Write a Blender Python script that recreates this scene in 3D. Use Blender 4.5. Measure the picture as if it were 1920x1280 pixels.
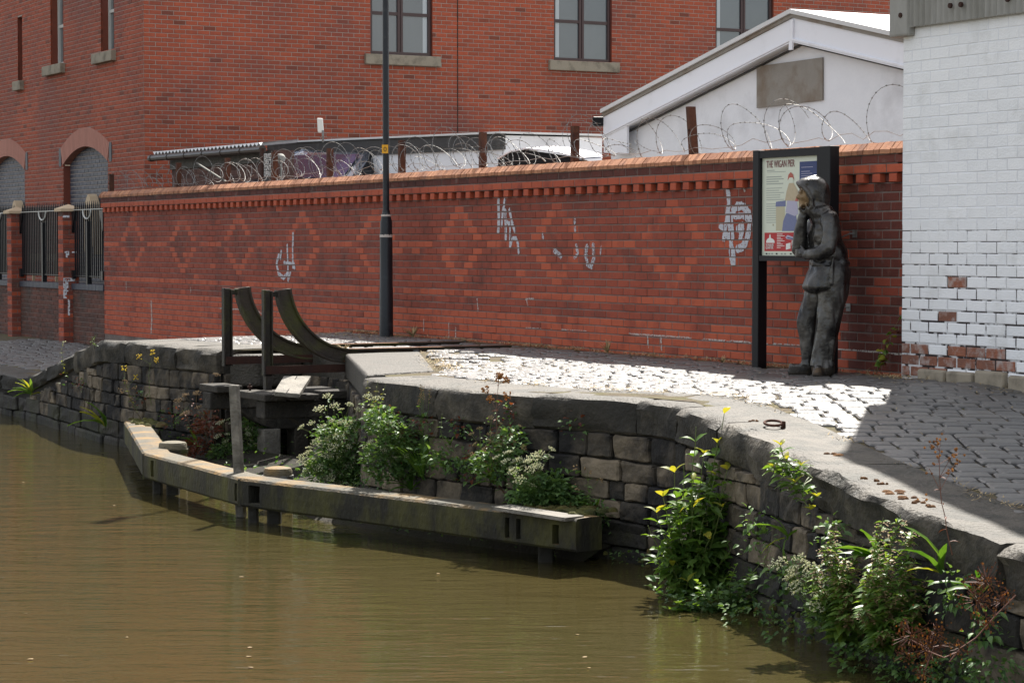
import bpy, bmesh, math, random
import numpy as np
from mathutils import Vector, Matrix, noise as mnoise
random.seed(7); RNG = np.random.default_rng(7)
for o in list(bpy.data.objects): bpy.data.objects.remove(o, do_unlink=True)
SC = bpy.context.scene
COL = SC.collection
R = math.radians

# ------------------------------------------------------------------ camera
FPX = 4267.0                     # focal length in pixels of a 1920 wide frame (80 mm on 36 mm)
CZ = 2.45                        # eye height above the water
PITCH = math.atan(182.0 / FPX)
cam = bpy.data.cameras.new('camera'); cam.lens = 80.0; cam.sensor_width = 36.0
cam.clip_start = 0.1; cam.clip_end = 2000
camo = bpy.data.objects.new('camera', cam); COL.objects.link(camo)
camo.location = (0, 0, CZ); camo.rotation_euler = (math.pi/2 - PITCH, 0, 0)
SC.camera = camo

# ------------------------------------------------------------------ sky, sun, exposure
SUN_EL, SUN_AZ = R(50.5), math.atan2(.22, .975)      # sun stands beyond the wall, a little to the right
world = bpy.data.worlds.new('World'); SC.world = world; world.use_nodes = True
wn = world.node_tree.nodes; wl = world.node_tree.links
bg = wn['Background']; sky = wn.new('ShaderNodeTexSky'); sky.sky_type = 'NISHITA'
sky.sun_disc = False; sky.sun_elevation = SUN_EL; sky.sun_rotation = SUN_AZ
sky.air_density = 1.0; sky.dust_density = 2.2; sky.ozone_density = 1.0
# broken summer cloud over the whole dome
wtc = wn.new('ShaderNodeTexCoord'); wcn = wn.new('ShaderNodeTexNoise'); wcn.inputs['Scale'].default_value = 2.2; wcn.inputs['Detail'].default_value = 6; wcn.inputs['Roughness'].default_value = .55
wl.new(wtc.outputs['Generated'], wcn.inputs['Vector']); wmr = wn.new('ShaderNodeMapRange'); wl.new(wcn.outputs[0], wmr.inputs[0]); wmr.inputs[1].default_value = .38; wmr.inputs[2].default_value = .62; wmr.inputs[3].default_value = .15; wmr.inputs[4].default_value = .92
wmx = wn.new('ShaderNodeMix'); wmx.data_type = 'RGBA'; wl.new(wmr.outputs[0], wmx.inputs[0]); wl.new(sky.outputs[0], wmx.inputs[6]); wmx.inputs[7].default_value = (4.6, 4.5, 4.3, 1)
wl.new(wmx.outputs[2], bg.inputs[0]); bg.inputs[1].default_value = 0.112
sl = bpy.data.lights.new('sun', 'SUN'); sl.energy = 4.6; sl.angle = R(.53); sl.color = (1, .95, .87)
so = bpy.data.objects.new('sun', sl); COL.objects.link(so)
sd = Vector((math.sin(SUN_AZ)*math.cos(SUN_EL), math.cos(SUN_AZ)*math.cos(SUN_EL), math.sin(SUN_EL)))
so.rotation_euler = sd.to_track_quat('Z', 'Y').to_euler()
SC.view_settings.view_transform = 'Standard'; SC.view_settings.look = 'None'
SC.view_settings.exposure = 1.22; SC.view_settings.gamma = 1.0; SC.view_settings.use_curve_mapping = False
SC.cycles.max_bounces = 8; SC.cycles.transparent_max_bounces = 8

# ------------------------------------------------------------------ pixel -> place helpers (photo pixels, 1920 x 1280)
def ray(px, py):
    u, v = (px-960)/FPX, (py-640)/FPX
    c, s = math.cos(PITCH), math.sin(PITCH)
    return (u, c - v*s, -s - v*c)
def PZ(px, py, z):
    r = ray(px, py); k = (z-CZ)/r[2]; return Vector((r[0]*k, r[1]*k, z))
def PY(px, py, Y):
    r = ray(px, py); k = Y/r[1]; return Vector((r[0]*k, Y, CZ + r[2]*k))
def PV(px, py, P0, D):
    """hit of a pixel's ray with the vertical plane through P0 along D: (distance along D, height)"""
    r = ray(px, py); a = r[0]/r[1]
    s = (a*P0[1]-P0[0])/(D[0]-a*D[1]); Y = P0[1]+s*D[1]
    return s, CZ + r[2]*Y/r[1]
def proj(x, y, z):
    c, s = math.cos(PITCH), math.sin(PITCH); dz = z-CZ
    f = y*c - dz*s; up = y*s + dz*c
    return 960+FPX*x/f, 640-FPX*up/f

# the street's frame: t runs away to the left along the red wall, w runs from the wall out to the canal
_n = math.hypot(.476, .8795)
DT = (-.476/_n, .8795/_n); NT = (-.8795/_n, -.476/_n); DR = (-NT[0], -NT[1])
A0 = (3.35, 19.6)
def TW(t, w, z=0.0): return Vector((A0[0]+DT[0]*t+NT[0]*w, A0[1]+DT[1]*t+NT[1]*w, z))
def to_tw(x, y):
    dx, dy = x-A0[0], y-A0[1]; return dx*DT[0]+dy*DT[1], dx*NT[0]+dy*NT[1]
def sstep(a, b, x):
    k = min(1, max(0, (x-a)/(b-a))); return k*k*(3-2*k)
def G(t, w):
    """height of the paving"""
    z = 1.325 - .018*w
    z -= .079*max(0, -t-1.2)
    k = sstep(10.9, 15.4, t)
    return z*(1-k) + (.74-.055*max(0, w))*k

# ------------------------------------------------------------------ materials
MATS = {}
def node(nt, typ, loc=None, **kw):
    n = nt.nodes.new(typ)
    for k, v in kw.items(): setattr(n, k, v)
    return n
def mat(name, c1, c2=None, rough=.8, nscale=6.0, namt=.5, c3=None, dscale=2.0, damt=.0, bump=.0, bscale=40.0,
        tone=True, spec=.35, metal=0.0, stretch=(1, 1, 1), transl=None, coat=0.0, dsharp=.12, rvar=0.0):
    """c1..c2 by per-piece tone and noise; c3 lies on top in patches; fine relief by bump"""
    if name in MATS: return MATS[name]
    m = bpy.data.materials.new(name); m.use_nodes = True; nt = m.node_tree; L = nt.links
    b = nt.nodes['Principled BSDF']; c2 = c2 or c1
    geo = node(nt, 'ShaderNodeNewGeometry'); mp = node(nt, 'ShaderNodeMapping'); mp.inputs['Scale'].default_value = stretch
    L.new(geo.outputs['Position'], mp.inputs[0])
    n1 = node(nt, 'ShaderNodeTexNoise'); n1.inputs['Scale'].default_value = nscale; n1.inputs['Detail'].default_value = 4; n1.inputs['Roughness'].default_value = .65
    L.new(mp.outputs[0], n1.inputs['Vector'])
    ma = node(nt, 'ShaderNodeMath', operation='MULTIPLY_ADD'); L.new(n1.outputs[0], ma.inputs[0]); ma.inputs[1].default_value = namt*2; ma.inputs[2].default_value = .5-namt
    fac = ma.outputs[0]
    if tone:
        a1 = node(nt, 'ShaderNodeAttribute', attribute_name='tone'); a2 = node(nt, 'ShaderNodeAttribute', attribute_name='tone', attribute_type='OBJECT')
        ad = node(nt, 'ShaderNodeMath', operation='ADD'); L.new(a1.outputs['Fac'], ad.inputs[0]); L.new(a2.outputs['Fac'], ad.inputs[1])
        ad2 = node(nt, 'ShaderNodeMath', operation='ADD'); L.new(ad.outputs[0], ad2.inputs[0]); L.new(fac, ad2.inputs[1])
        ad3 = node(nt, 'ShaderNodeMath', operation='SUBTRACT', use_clamp=True); L.new(ad2.outputs[0], ad3.inputs[0]); ad3.inputs[1].default_value = .5
        fac = ad3.outputs[0]
    mx = node(nt, 'ShaderNodeMix', data_type='RGBA'); L.new(fac, mx.inputs[0])
    mx.inputs[6].default_value = (*c1, 1); mx.inputs[7].default_value = (*c2, 1); colr = mx.outputs[2]
    if c3 is not None:
        n2 = node(nt, 'ShaderNodeTexNoise'); n2.inputs['Scale'].default_value = dscale; n2.inputs['Detail'].default_value = 6; n2.inputs['Roughness'].default_value = .6
        L.new(mp.outputs[0], n2.inputs['Vector'])
        mr = node(nt, 'ShaderNodeMapRange'); L.new(n2.outputs[0], mr.inputs[0]); th = .72-.44*damt
        mr.inputs[1].default_value = th-dsharp; mr.inputs[2].default_value = th+dsharp
        mx2 = node(nt, 'ShaderNodeMix', data_type='RGBA'); L.new(mr.outputs[0], mx2.inputs[0]); L.new(colr, mx2.inputs[6]); mx2.inputs[7].default_value = (*c3, 1); colr = mx2.outputs[2]
    L.new(colr, b.inputs['Base Color'])
    b.inputs['Roughness'].default_value = rough; b.inputs['Specular IOR Level'].default_value = spec; b.inputs['Metallic'].default_value = metal
    if coat: b.inputs['Coat Weight'].default_value = coat; b.inputs['Coat Roughness'].default_value = .08
    if rvar:
        m2 = node(nt, 'ShaderNodeMath', operation='MULTIPLY_ADD'); L.new(n1.outputs[0], m2.inputs[0]); m2.inputs[1].default_value = rvar*2; m2.inputs[2].default_value = rough-rvar
        L.new(m2.outputs[0], b.inputs['Roughness'])
    if bump:
        nb = node(nt, 'ShaderNodeTexNoise'); nb.inputs['Scale'].default_value = bscale; nb.inputs['Detail'].default_value = 5
        L.new(mp.outputs[0], nb.inputs['Vector'])
        bp = node(nt, 'ShaderNodeBump'); bp.inputs['Strength'].default_value = bump; bp.inputs['Distance'].default_value = .02
        L.new(nb.outputs[0], bp.inputs['Height']); L.new(bp.outputs[0], b.inputs['Normal'])
    if transl:
        tr = node(nt, 'ShaderNodeBsdfTranslucent'); ms = node(nt, 'ShaderNodeMixShader'); ms.inputs[0].default_value = transl
        mg = node(nt, 'ShaderNodeMix', data_type='RGBA', blend_type='MULTIPLY'); mg.inputs[0].default_value = 1
        L.new(colr, mg.inputs[6]); mg.inputs[7].default_value = (1.5, 1.35, .6, 1); L.new(mg.outputs[2], tr.inputs[0])
        L.new(b.outputs[0], ms.inputs[1]); L.new(tr.outputs[0], ms.inputs[2])
        L.new(ms.outputs[0], nt.nodes['Material Output'].inputs[0])
    MATS[name] = m; return m

mat('brick_bright', (.37, .072, .033), (.47, .100, .044), .75, 22, .4, c3=(.20, .04, .026), dscale=3.0, damt=.22, bump=.3, bscale=90)
mat('brick_dark', (.18, .042, .027), (.35, .072, .037), .8, 22, .4, c3=(.11, .036, .027), dscale=2.2, damt=.24, bump=.35, bscale=90)
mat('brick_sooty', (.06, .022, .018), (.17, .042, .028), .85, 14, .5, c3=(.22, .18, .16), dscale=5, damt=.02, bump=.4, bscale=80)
mat('brick_coping', (.26, .105, .055), (.55, .26, .14), .8, 26, .4, c3=(.2, .1, .07), dscale=4, damt=.15, bump=.3, bscale=90)
mat('brick_mill', (.18, .050, .030), (.46, .096, .043), .8, 18, .35, c3=(.2, .06, .045), dscale=.6, damt=.3, bump=.25, bscale=80)
mat('brick_brown', (.07, .034, .027), (.19, .075, .052), .85, 16, .5, c3=(.06, .045, .038), dscale=1.8, damt=.3, bump=.3, bscale=80)
mat('brick_blue', (.035, .04, .055), (.085, .09, .12), .5, 18, .4, bump=.2, bscale=70, spec=.5)
mat('brick_fence', (.13, .04, .03), (.30, .075, .045), .8, 20, .4, c3=(.09, .06, .05), dscale=1.5, damt=.25, bump=.3, bscale=80)
mat('brick_white', (.78, .79, .81), (.88, .88, .89), .6, 8, .4, c3=(.62, .62, .61), dscale=2.2, damt=.08, bump=.35, bscale=60)
mat('brick_bare', (.16, .08, .06), (.36, .13, .07), .85, 14, .5, c3=(.45, .42, .40), dscale=9, damt=.25, bump=.5, bscale=60)
mat('mortar', (.16, .125, .11), (.27, .225, .20), .95, 9, .5, c3=(.09, .06, .05), dscale=1.6, damt=.3, bump=.4, bscale=120, tone=False)
mat('mortar_mill', (.30, .25, .22), (.40, .34, .30), .95, 9, .5, bump=.3, bscale=120, tone=False)
mat('mortar_white', (.52, .52, .53), (.72, .72, .73), .9, 7, .6, c3=(.035, .025, .025), dscale=7, damt=.50, bump=.5, bscale=90, tone=False, dsharp=.03)
mat('wall_paint_white', (.70, .71, .75), (.80, .81, .84), .7, 5, .5, c3=(.52, .52, .54), dscale=1.2, damt=.2, bump=.15, bscale=30, tone=False)
mat('board_white', (.74, .75, .80), (.80, .81, .86), .5, 2, .4, c3=(.6, .6, .63), dscale=1.5, damt=.1, tone=False)
mat('render_grey', (.22, .20, .175), (.30, .28, .25), .9, 7, .5, c3=(.17, .12, .08), dscale=2.5, damt=.3, bump=.2, bscale=50, tone=False)
mat('sill_stone', (.30, .26, .20), (.42, .37, .29), .85, 12, .5, c3=(.14, .12, .09), dscale=6, damt=.3, bump=.3, bscale=60)
mat('arch_brick', (.36, .16, .12), (.46, .21, .16), .8, 14, .4, bump=.2, bscale=60)
mat('cream_stone', (.55, .42, .28), (.66, .53, .37), .8, 10, .4, bump=.15, bscale=60)
mat('window_frame', (.040, .018, .018), (.055, .026, .026), .35, 5, .3, spec=.5, tone=False)
mat('frame_pale', (.55, .55, .52), None, .4, 5, .3, tone=False)
mat('pane', (.05, .062, .072), (.09, .105, .115), .05, .7, .5, spec=1.0, coat=.8)
mat('reveal_reflection', (.42, .46, .48), (.5, .54, .56), .5, 4, .3, tone=False)  # pale reflection of the window reveal, given as a colour
mat('iron_black', (.007, .008, .010), (.014, .015, .018), .38, 30, .5, bump=.12, bscale=60, spec=.4, tone=False)
mat('lamp_black', (.006, .008, .012), (.014, .018, .024), .42, 14, .5, c3=(.05, .055, .06), dscale=9, damt=.03, bump=.2, bscale=35, spec=.4, tone=False)
mat('rust', (.04, .016, .010), (.13, .050, .026), .85, 25, .5, c3=(.03, .014, .012), dscale=8, damt=.3, bump=.4, bscale=90)
mat('rail_iron', (.022, .018, .014), (.065, .05, .036), .6, 14, .5, c3=(.065, .07, .016), dscale=3.2, damt=.30, bump=.45, bscale=50, spec=.4)
mat('rail_worn', (.16, .07, .035), (.34, .17, .09), .35, 20, .5, c3=(.1, .04, .02), dscale=6, damt=.25, bump=.2, bscale=60, metal=.6)
mat('galvanised', (.17, .17, .17), (.30, .30, .29), .6, 30, .5, c3=(.14, .10, .07), dscale=14, damt=.25, metal=.45, tone=False)
mat('sett', (.040, .040, .042), (.115, .108, .100), .40, 18, .3, c3=(.07, .06, .047), dscale=7, damt=.15, bump=.3, bscale=40, spec=1.0, rvar=.12)
mat('joint_soil', (.045, .036, .026), (.15, .115, .07), .95, 14, .6, c3=(.10, .095, .03), dscale=3, damt=.3, bump=1.0, bscale=40, tone=False)
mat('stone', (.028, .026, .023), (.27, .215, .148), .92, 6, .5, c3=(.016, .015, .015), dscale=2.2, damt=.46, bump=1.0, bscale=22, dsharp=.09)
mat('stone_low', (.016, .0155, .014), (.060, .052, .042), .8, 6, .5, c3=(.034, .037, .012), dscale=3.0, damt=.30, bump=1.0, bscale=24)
mat('coping_stone', (.058, .051, .041), (.175, .152, .119), .66, 7, .5, c3=(.038, .036, .028), dscale=4.5, damt=.40, bump=1.0, bscale=38, spec=.4, dsharp=.07)
mat('coping_front', (.035, .032, .026), (.22, .188, .142), .9, 6, .55, c3=(.02, .019, .017), dscale=2.6, damt=.42, bump=1.0, bscale=26)
mat('mud', (.010, .008, .005), (.028, .022, .013), .9, 9, .5, c3=(.022, .024, .008), dscale=4, damt=.35, bump=1.0, bscale=30, tone=False)
mat('wall_core', (.014, .013, .011), (.04, .035, .028), .95, 8, .5, bump=.6, bscale=30, tone=False)
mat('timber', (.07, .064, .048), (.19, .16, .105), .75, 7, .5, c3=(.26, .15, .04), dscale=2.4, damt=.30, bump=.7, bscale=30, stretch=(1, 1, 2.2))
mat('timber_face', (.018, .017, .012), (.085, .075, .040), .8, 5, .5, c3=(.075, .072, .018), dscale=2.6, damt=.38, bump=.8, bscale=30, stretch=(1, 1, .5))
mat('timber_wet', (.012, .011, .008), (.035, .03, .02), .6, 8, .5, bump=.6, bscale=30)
mat('timber_grey', (.10, .095, .085), (.32, .29, .24), .75, 9, .5, c3=(.06, .055, .045), dscale=5, damt=.25, bump=.7, bscale=40)
mat('timber_old', (.020, .018, .015), (.075, .065, .052), .85, 8, .5, c3=(.12, .105, .08), dscale=5, damt=.12, bump=.8, bscale=40)
mat('bronze', (.026, .026, .027), (.135, .128, .118), .30, 9, .6, c3=(.020, .019, .020), dscale=5, damt=.35, bump=.35, bscale=26, metal=.75, spec=.5, tone=False, rvar=.12)
mat('bronze_face', (.15, .10, .055), (.26, .18, .10), .38, 26, .5, bump=.15, bscale=50, metal=.55, tone=False)
mat('bronze_boot', (.018, .022, .026), (.06, .045, .03), .5, 16, .6, c3=(.14, .09, .05), dscale=9, damt=.2, bump=.4, bscale=40, metal=.4, tone=False)
mat('leaf_green', (.05, .115, .022), (.20, .32, .07), .42, 8, .4, transl=.42, spec=.4)
mat('leaf_dark', (.032, .085, .025), (.16, .27, .085), .5, 10, .4, transl=.36, spec=.4)
mat('leaf_yellow', (.16, .21, .025), (.38, .36, .05), .5, 9, .4, transl=.42)
mat('leaf_fresh', (.04, .11, .015), (.15, .27, .04), .42, 9, .4, transl=.42)
mat('leaf_red', (.07, .018, .012), (.20, .06, .03), .6, 9, .4, transl=.3)
mat('stem_green', (.07, .11, .03), (.17, .2, .06), .6, 9, .4)
mat('stem_brown', (.09, .06, .035), (.2, .14, .08), .8, 9, .4)
mat('stem_red', (.12, .05, .035), (.22, .10, .07), .6, 9, .4)
mat('flower_white', (.50, .54, .34), (.80, .80, .66), .6, 12, .4, transl=.25)
mat('flower_yellow', (.55, .40, .03), (.70, .60, .06), .6, 12, .4, transl=.3)
mat('seed_brown', (.16, .10, .05), (.36, .26, .14), .8, 14, .4, transl=.2)
mat('seed_red', (.085, .03, .016), (.48, .22, .04), .7, 30, .5, transl=.25)
mat('straw', (.24, .17, .08), (.48, .37, .2), .85, 14, .5)
mat('moss', (.035, .04, .010), (.12, .115, .03), .95, 14, .5, c3=(.1, .06, .02), dscale=6, damt=.3, bump=.9, bscale=60)
mat('moss_brown', (.07, .03, .012), (.17, .08, .025), .95, 20, .5, bump=.9, bscale=80)
mat('cladding', (.25, .245, .225), (.36, .35, .325), .8, 6, .5, c3=(.17, .165, .14), dscale=2, damt=.25, bump=.2, bscale=40, tone=False, stretch=(1, 1, .3))
mat('shed_dark', (.02, .018, .018), (.05, .046, .044), .6, 9, .5, c3=(.09, .085, .08), dscale=4, damt=.15, tone=False)
mat('gutter', (.03, .022, .018), (.06, .045, .036), .4, 9, .5, tone=False)
mat('roof_sheet', (.52, .52, .52), (.66, .66, .66), .5, 6, .5, tone=False)
mat('shed_brick', (.07, .04, .034), (.19, .10, .08), .9, 8, .5, bump=.3, bscale=60)
mat('board_black', (.006, .006, .008), None, .5, 5, .3, spec=.25, tone=False)
mat('print_paper', (.60, .64, .52), (.66, .69, .58), .35, 2, .3, tone=False, spec=.5)
mat('print_blue', (.015, .035, .14), None, .35, 2, .3, tone=False)
mat('print_red', (.42, .012, .018), None, .35, 2, .3, tone=False)
mat('print_maroon', (.20, .05, .06), None, .4, 2, .3, tone=False)
mat('print_white', (.75, .75, .72), None, .4, 2, .3, tone=False)
mat('print_grey', (.30, .33, .30), None, .4, 2, .3, tone=False)
mat('print_scarf', (.42, .10, .07), None, .4, 2, .3, tone=False)
mat('print_shawl', (.40, .33, .22), (.55, .45, .3), .4, 40, .5, tone=False)
mat('print_denim', (.10, .12, .26), (.2, .22, .36), .4, 60, .5, tone=False)
mat('print_lilac', (.42, .40, .52), None, .4, 2, .3, tone=False)
mat('print_stone', (.48, .44, .30), None, .4, 2, .3, tone=False)
mat('print_pale_blue', (.16, .42, .62), None, .4, 2, .3, tone=False)
mat('plate_yellow', (.75, .38, .02), None, .45, 2, .3, tone=False)
mat('plate_ink', (.012, .012, .012), None, .5, 2, .3, tone=False)
mat('paint_graffiti', (.36, .36, .40), (.62, .62, .66), .8, 26, .6, tone=False)
mat('lime_bloom', (.42, .36, .33), (.6, .56, .52), .95, 40, .6, tone=False)
mat('car_silver', (.36, .38, .44), None, .25, 2, .2, metal=.7, coat=.6, tone=False)
mat('car_black', (.008, .008, .01), None, .5, 2, .2, tone=False)
mat('car_glass', (.02, .025, .06), (.04, .045, .11), .04, 2, .4, spec=1.0, coat=1.0, tone=False)  # bluish reflection on the windscreen put into the glass colour
mat('white_plastic', (.72, .72, .68), None, .5, 2, .2, tone=False)
mat('towpath', (.12, .11, .09), (.24, .22, .18), .9, 3, .5, bump=.5, bscale=20, tone=False)
mat('grass_ground', (.05, .075, .02), (.1, .12, .04), .95, 3, .5, bump=.5, bscale=20, tone=False)

# ------------------------------------------------------------------ object helpers
def link(o, parent=None):
    COL.objects.link(o)
    if parent is not None: o.parent = parent
    return o
def tag(o, label=None, cat=None, group=None, kind=None):
    if label: o['label'] = label
    if cat: o['category'] = cat
    if group: o['group'] = group
    if kind: o['kind'] = kind
    return o
def thing(name, label, cat, loc=(0, 0, 0), group=None):
    o = bpy.data.objects.new(name, None); o.location = loc; o.empty_display_size = .1
    link(o); return tag(o, label, cat, group)
class MB:
    """collects polygons; one mesh object"""
    def __init__(s): s.v = []; s.f = []; s.t = []; s.m = []
    def add(s, verts, faces, tone=0.0, mi=0):
        n = len(s.v); s.v.extend([tuple(v) for v in verts])
        for f in faces: s.f.append([i+n for i in f]); s.t.append(tone); s.m.append(mi)
    def box(s, p, X, Y, Z, tone=0.0, mi=0):
        """box from corner p with edge vectors X, Y, Z"""
        p, X, Y, Z = Vector(p), Vector(X), Vector(Y), Vector(Z)
        v = [p, p+X, p+X+Y, p+Y, p+Z, p+X+Z, p+X+Y+Z, p+Y+Z]
        fs = [(0, 3, 2, 1), (4, 5, 6, 7), (0, 1, 5, 4), (1, 2, 6, 5), (2, 3, 7, 6), (3, 0, 4, 7)]
        if X.cross(Y).dot(Z) < 0: fs = [f[::-1] for f in fs]
        s.add(v, fs, tone, mi)
    def tube(s, pts, rad, n=6, tone=0.0, mi=0, caps=True):
        pts = [Vector(p) for p in pts]; k = len(pts); rads = rad if isinstance(rad, (list, tuple)) else [rad]*k
        vs = []; up = Vector((0, 0, 1))
        prev = None
        for i, p in enumerate(pts):
            d = (pts[min(i+1, k-1)]-pts[max(i-1, 0)])
            if d.length < 1e-9: d = Vector((0, 0, 1))
            d.normalize()
            if prev is None:
                a = d.cross(up)
                if a.length < .05: a = d.cross(Vector((1, 0, 0)))
            else: a = prev - d*prev.dot(d)
            a.normalize(); prev = a; b = d.cross(a)
            for j in range(n):
                th = 2*math.pi*j/n; vs.append(p + (a*math.cos(th)+b*math.sin(th))*rads[i])
        fs = []
        for i in range(k-1):
            for j in range(n):
                fs.append((i*n+j, i*n+(j+1) % n, (i+1)*n+(j+1) % n, (i+1)*n+j))
        if caps: fs.append(tuple(range(n))[::-1]); fs.append(tuple((k-1)*n+j for j in range(n)))
        s.add(vs, fs, tone, mi)
    def prism(s, poly, ext, tone=0.0, mi=0):
        """closed polygon (list of points) pushed along ext"""
        poly = [Vector(p) for p in poly]; n = len(poly); ext = Vector(ext)
        vs = poly + [p+ext for p in poly]
        fs = [tuple(range(n))[::-1], tuple(range(n, 2*n))] + [(i, (i+1) % n, n+(i+1) % n, n+i) for i in range(n)]
        nrm = Vector((0, 0, 0))
        for i in range(n): nrm += poly[i].cross(poly[(i+1) % n])
        if nrm.dot(ext) < 0: fs = [f[::-1] for f in fs]
        s.add(vs, fs, tone, mi)
    def lathe(s, c, prof, n=16, tone=0.0, mi=0):
        c = Vector(c); k = len(prof); vs = []
        for r, z in prof:
            for j in range(n):
                th = 2*math.pi*j/n; vs.append(c+Vector((r*math.cos(th), r*math.sin(th), z)))
        fs = [(i*n+j, i*n+(j+1) % n, (i+1)*n+(j+1) % n, (i+1)*n+j) for i in range(k-1) for j in range(n)]
        fs += [tuple(range(n))[::-1], tuple((k-1)*n+j for j in range(n))]
        s.add(vs, fs, tone, mi)
    def build(s, name, mats, parent=None, smooth=False, kind=None, origin=None):
        me = bpy.data.meshes.new(name)
        if not isinstance(mats, (list, tuple)): mats = [mats]
        org = Vector(origin) if origin is not None else Vector((0, 0, 0))
        me.from_pydata([tuple(Vector(v)-org) for v in s.v] if origin is not None else s.v, [], s.f)
        for m in mats: me.materials.append(MATS[m])
        if any(s.t):
            at = me.attributes.new('tone', 'FLOAT', 'FACE'); at.data.foreach_set('value', s.t)
        if any(s.m): me.polygons.foreach_set('material_index', s.m)
        if smooth: me.polygons.foreach_set('use_smooth', [True]*len(me.polygons))
        me.update(); o = bpy.data.objects.new(name, me)
        if parent is not None: o.location = org - parent.location
        else: o.location = org
        link(o, parent)
        if kind: o['kind'] = kind
        return o
def bevel(o, w=.01, seg=2):
    m = o.modifiers.new('bevel', 'BEVEL'); m.width = w; m.segments = seg; m.limit_method = 'ANGLE'; m.angle_limit = R(40)
    return o
def text(s, name, body, size, loc, X, Z, mname, parent, align='LEFT', ext=.0008):
    c = bpy.data.curves.new(name, 'FONT'); c.body = body; c.size = size; c.align_x = align; c.extrude = ext; c.resolution_u = 3
    tmpo = bpy.data.objects.new(name, c); COL.objects.link(tmpo); dg = bpy.context.evaluated_depsgraph_get(); me = bpy.data.meshes.new_from_object(tmpo.evaluated_get(dg)); bpy.data.objects.remove(tmpo, do_unlink=True)
    me.materials.clear(); me.materials.append(MATS[mname]); o = bpy.data.objects.new(name, me)
    X = Vector(X).normalized(); Z = Vector(Z).normalized(); Y = X.cross(Z)   # local z of text faces the reader
    M = Matrix((( *X, ), ( *Z, ), ( *(X.cross(Z)), ))).transposed()
    o.matrix_local = Matrix.Translation(Vector(loc) - (parent.location if parent else Vector())) @ M.to_4x4() @ Matrix.Diagonal((s, 1, 1, 1))
    link(o, parent); return o
def nz(p, sc=1.0): return mnoise.noise(Vector(p)*sc)
# ------------------------------------------------------------------ brickwork
BV = [(-1, -1, 0), (1, -1, 0), (1, 1, 0), (-1, 1, 0)]
def brick_mesh(L, H, D, e, sy, mname, cache={}):
    """one brick centred on its face; front chamfered; local y*sy points out of the wall"""
    key = (round(L, 3), round(H, 3), round(D, 3), e, sy, mname, random.randrange(3))
    if key in cache: return cache[key]
    h = L/2; k = H/2; vs = []
    rr = random.Random(str(key))
    for (a, b, _) in BV: vs.append((a*(h-e)+rr.uniform(-.001, .001), sy*rr.uniform(-.0012, .0012), b*(k-e)+rr.uniform(-.001, .001)))
    for (a, b, _) in BV: vs.append((a*h, -sy*e, b*k))
    for (a, b, _) in BV: vs.append((a*h, -sy*D, b*k))
    fs = [(0, 1, 2, 3)]
    for r0, r1 in ((0, 4), (4, 8)):
        for i in range(4): j = (i+1) % 4; fs.append((r0+j, r0+i, r1+i, r1+j))
    if sy > 0: fs = [f[::-1] for f in fs]
    me = bpy.data.meshes.new('brick'); me.from_pydata(vs, [], fs); me.materials.append(MATS[mname]); me.update()
    cache[key] = me; return me
class Bricks:
    """bricks of one wall plane: origin P (x, y), direction D, outward normal N"""
    def __init__(s, P, D, N):
        s.P, s.D, s.N = P, D, N; s.items = []
        s.sy = 1 if (-D[1]*N[0]+D[0]*N[1]) > 0 else -1
        s.rot = math.atan2(D[1], D[0])
    def add(s, u0, u1, z0, z1, mname, tone, proud=0.0, depth=.04, name='brick'):
        s.items.append((u0, u1, z0, z1, mname, tone, proud, depth, name))
    def course(s, u0, u1, z0, h, L, off, mname, tonef, holes=(), joint=.010, proud=0.0, depth=.04, jit=.15, name='brick', jag=0):
        u = u0 - (off % L)
        while u < u1:
            a, b = max(u, u0), min(u+L, u1); u += L
            if b-a < .03: continue
            segs = [(a, b)]
            for (h0, h1, q0, q1) in holes:
                if q0 < z0+h*.5 < q1:
                    ns = []
                    for (x, y) in segs:
                        if y <= h0 or x >= h1: ns.append((x, y)); continue
                        if x < h0-.025: ns.append((x, h0+joint*.5))
                        if y > h1+.025: ns.append((h1-joint*.5, y))
                    segs = ns
            for (x, y) in segs:
                mm = mname((x+y)/2, z0) if callable(mname) else mname
                s.add(x+joint/2, y-joint/2, z0+joint/2, z0+h-joint/2, mm, tonef((x+y)/2, z0)+random.uniform(-jit, jit), proud+random.uniform(-.0018, .0018), depth, name)
    def world(s, u, d, z): return (s.P[0]+s.D[0]*u+s.N[0]*d, s.P[1]+s.D[1]*u+s.N[1]*d, z)
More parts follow.
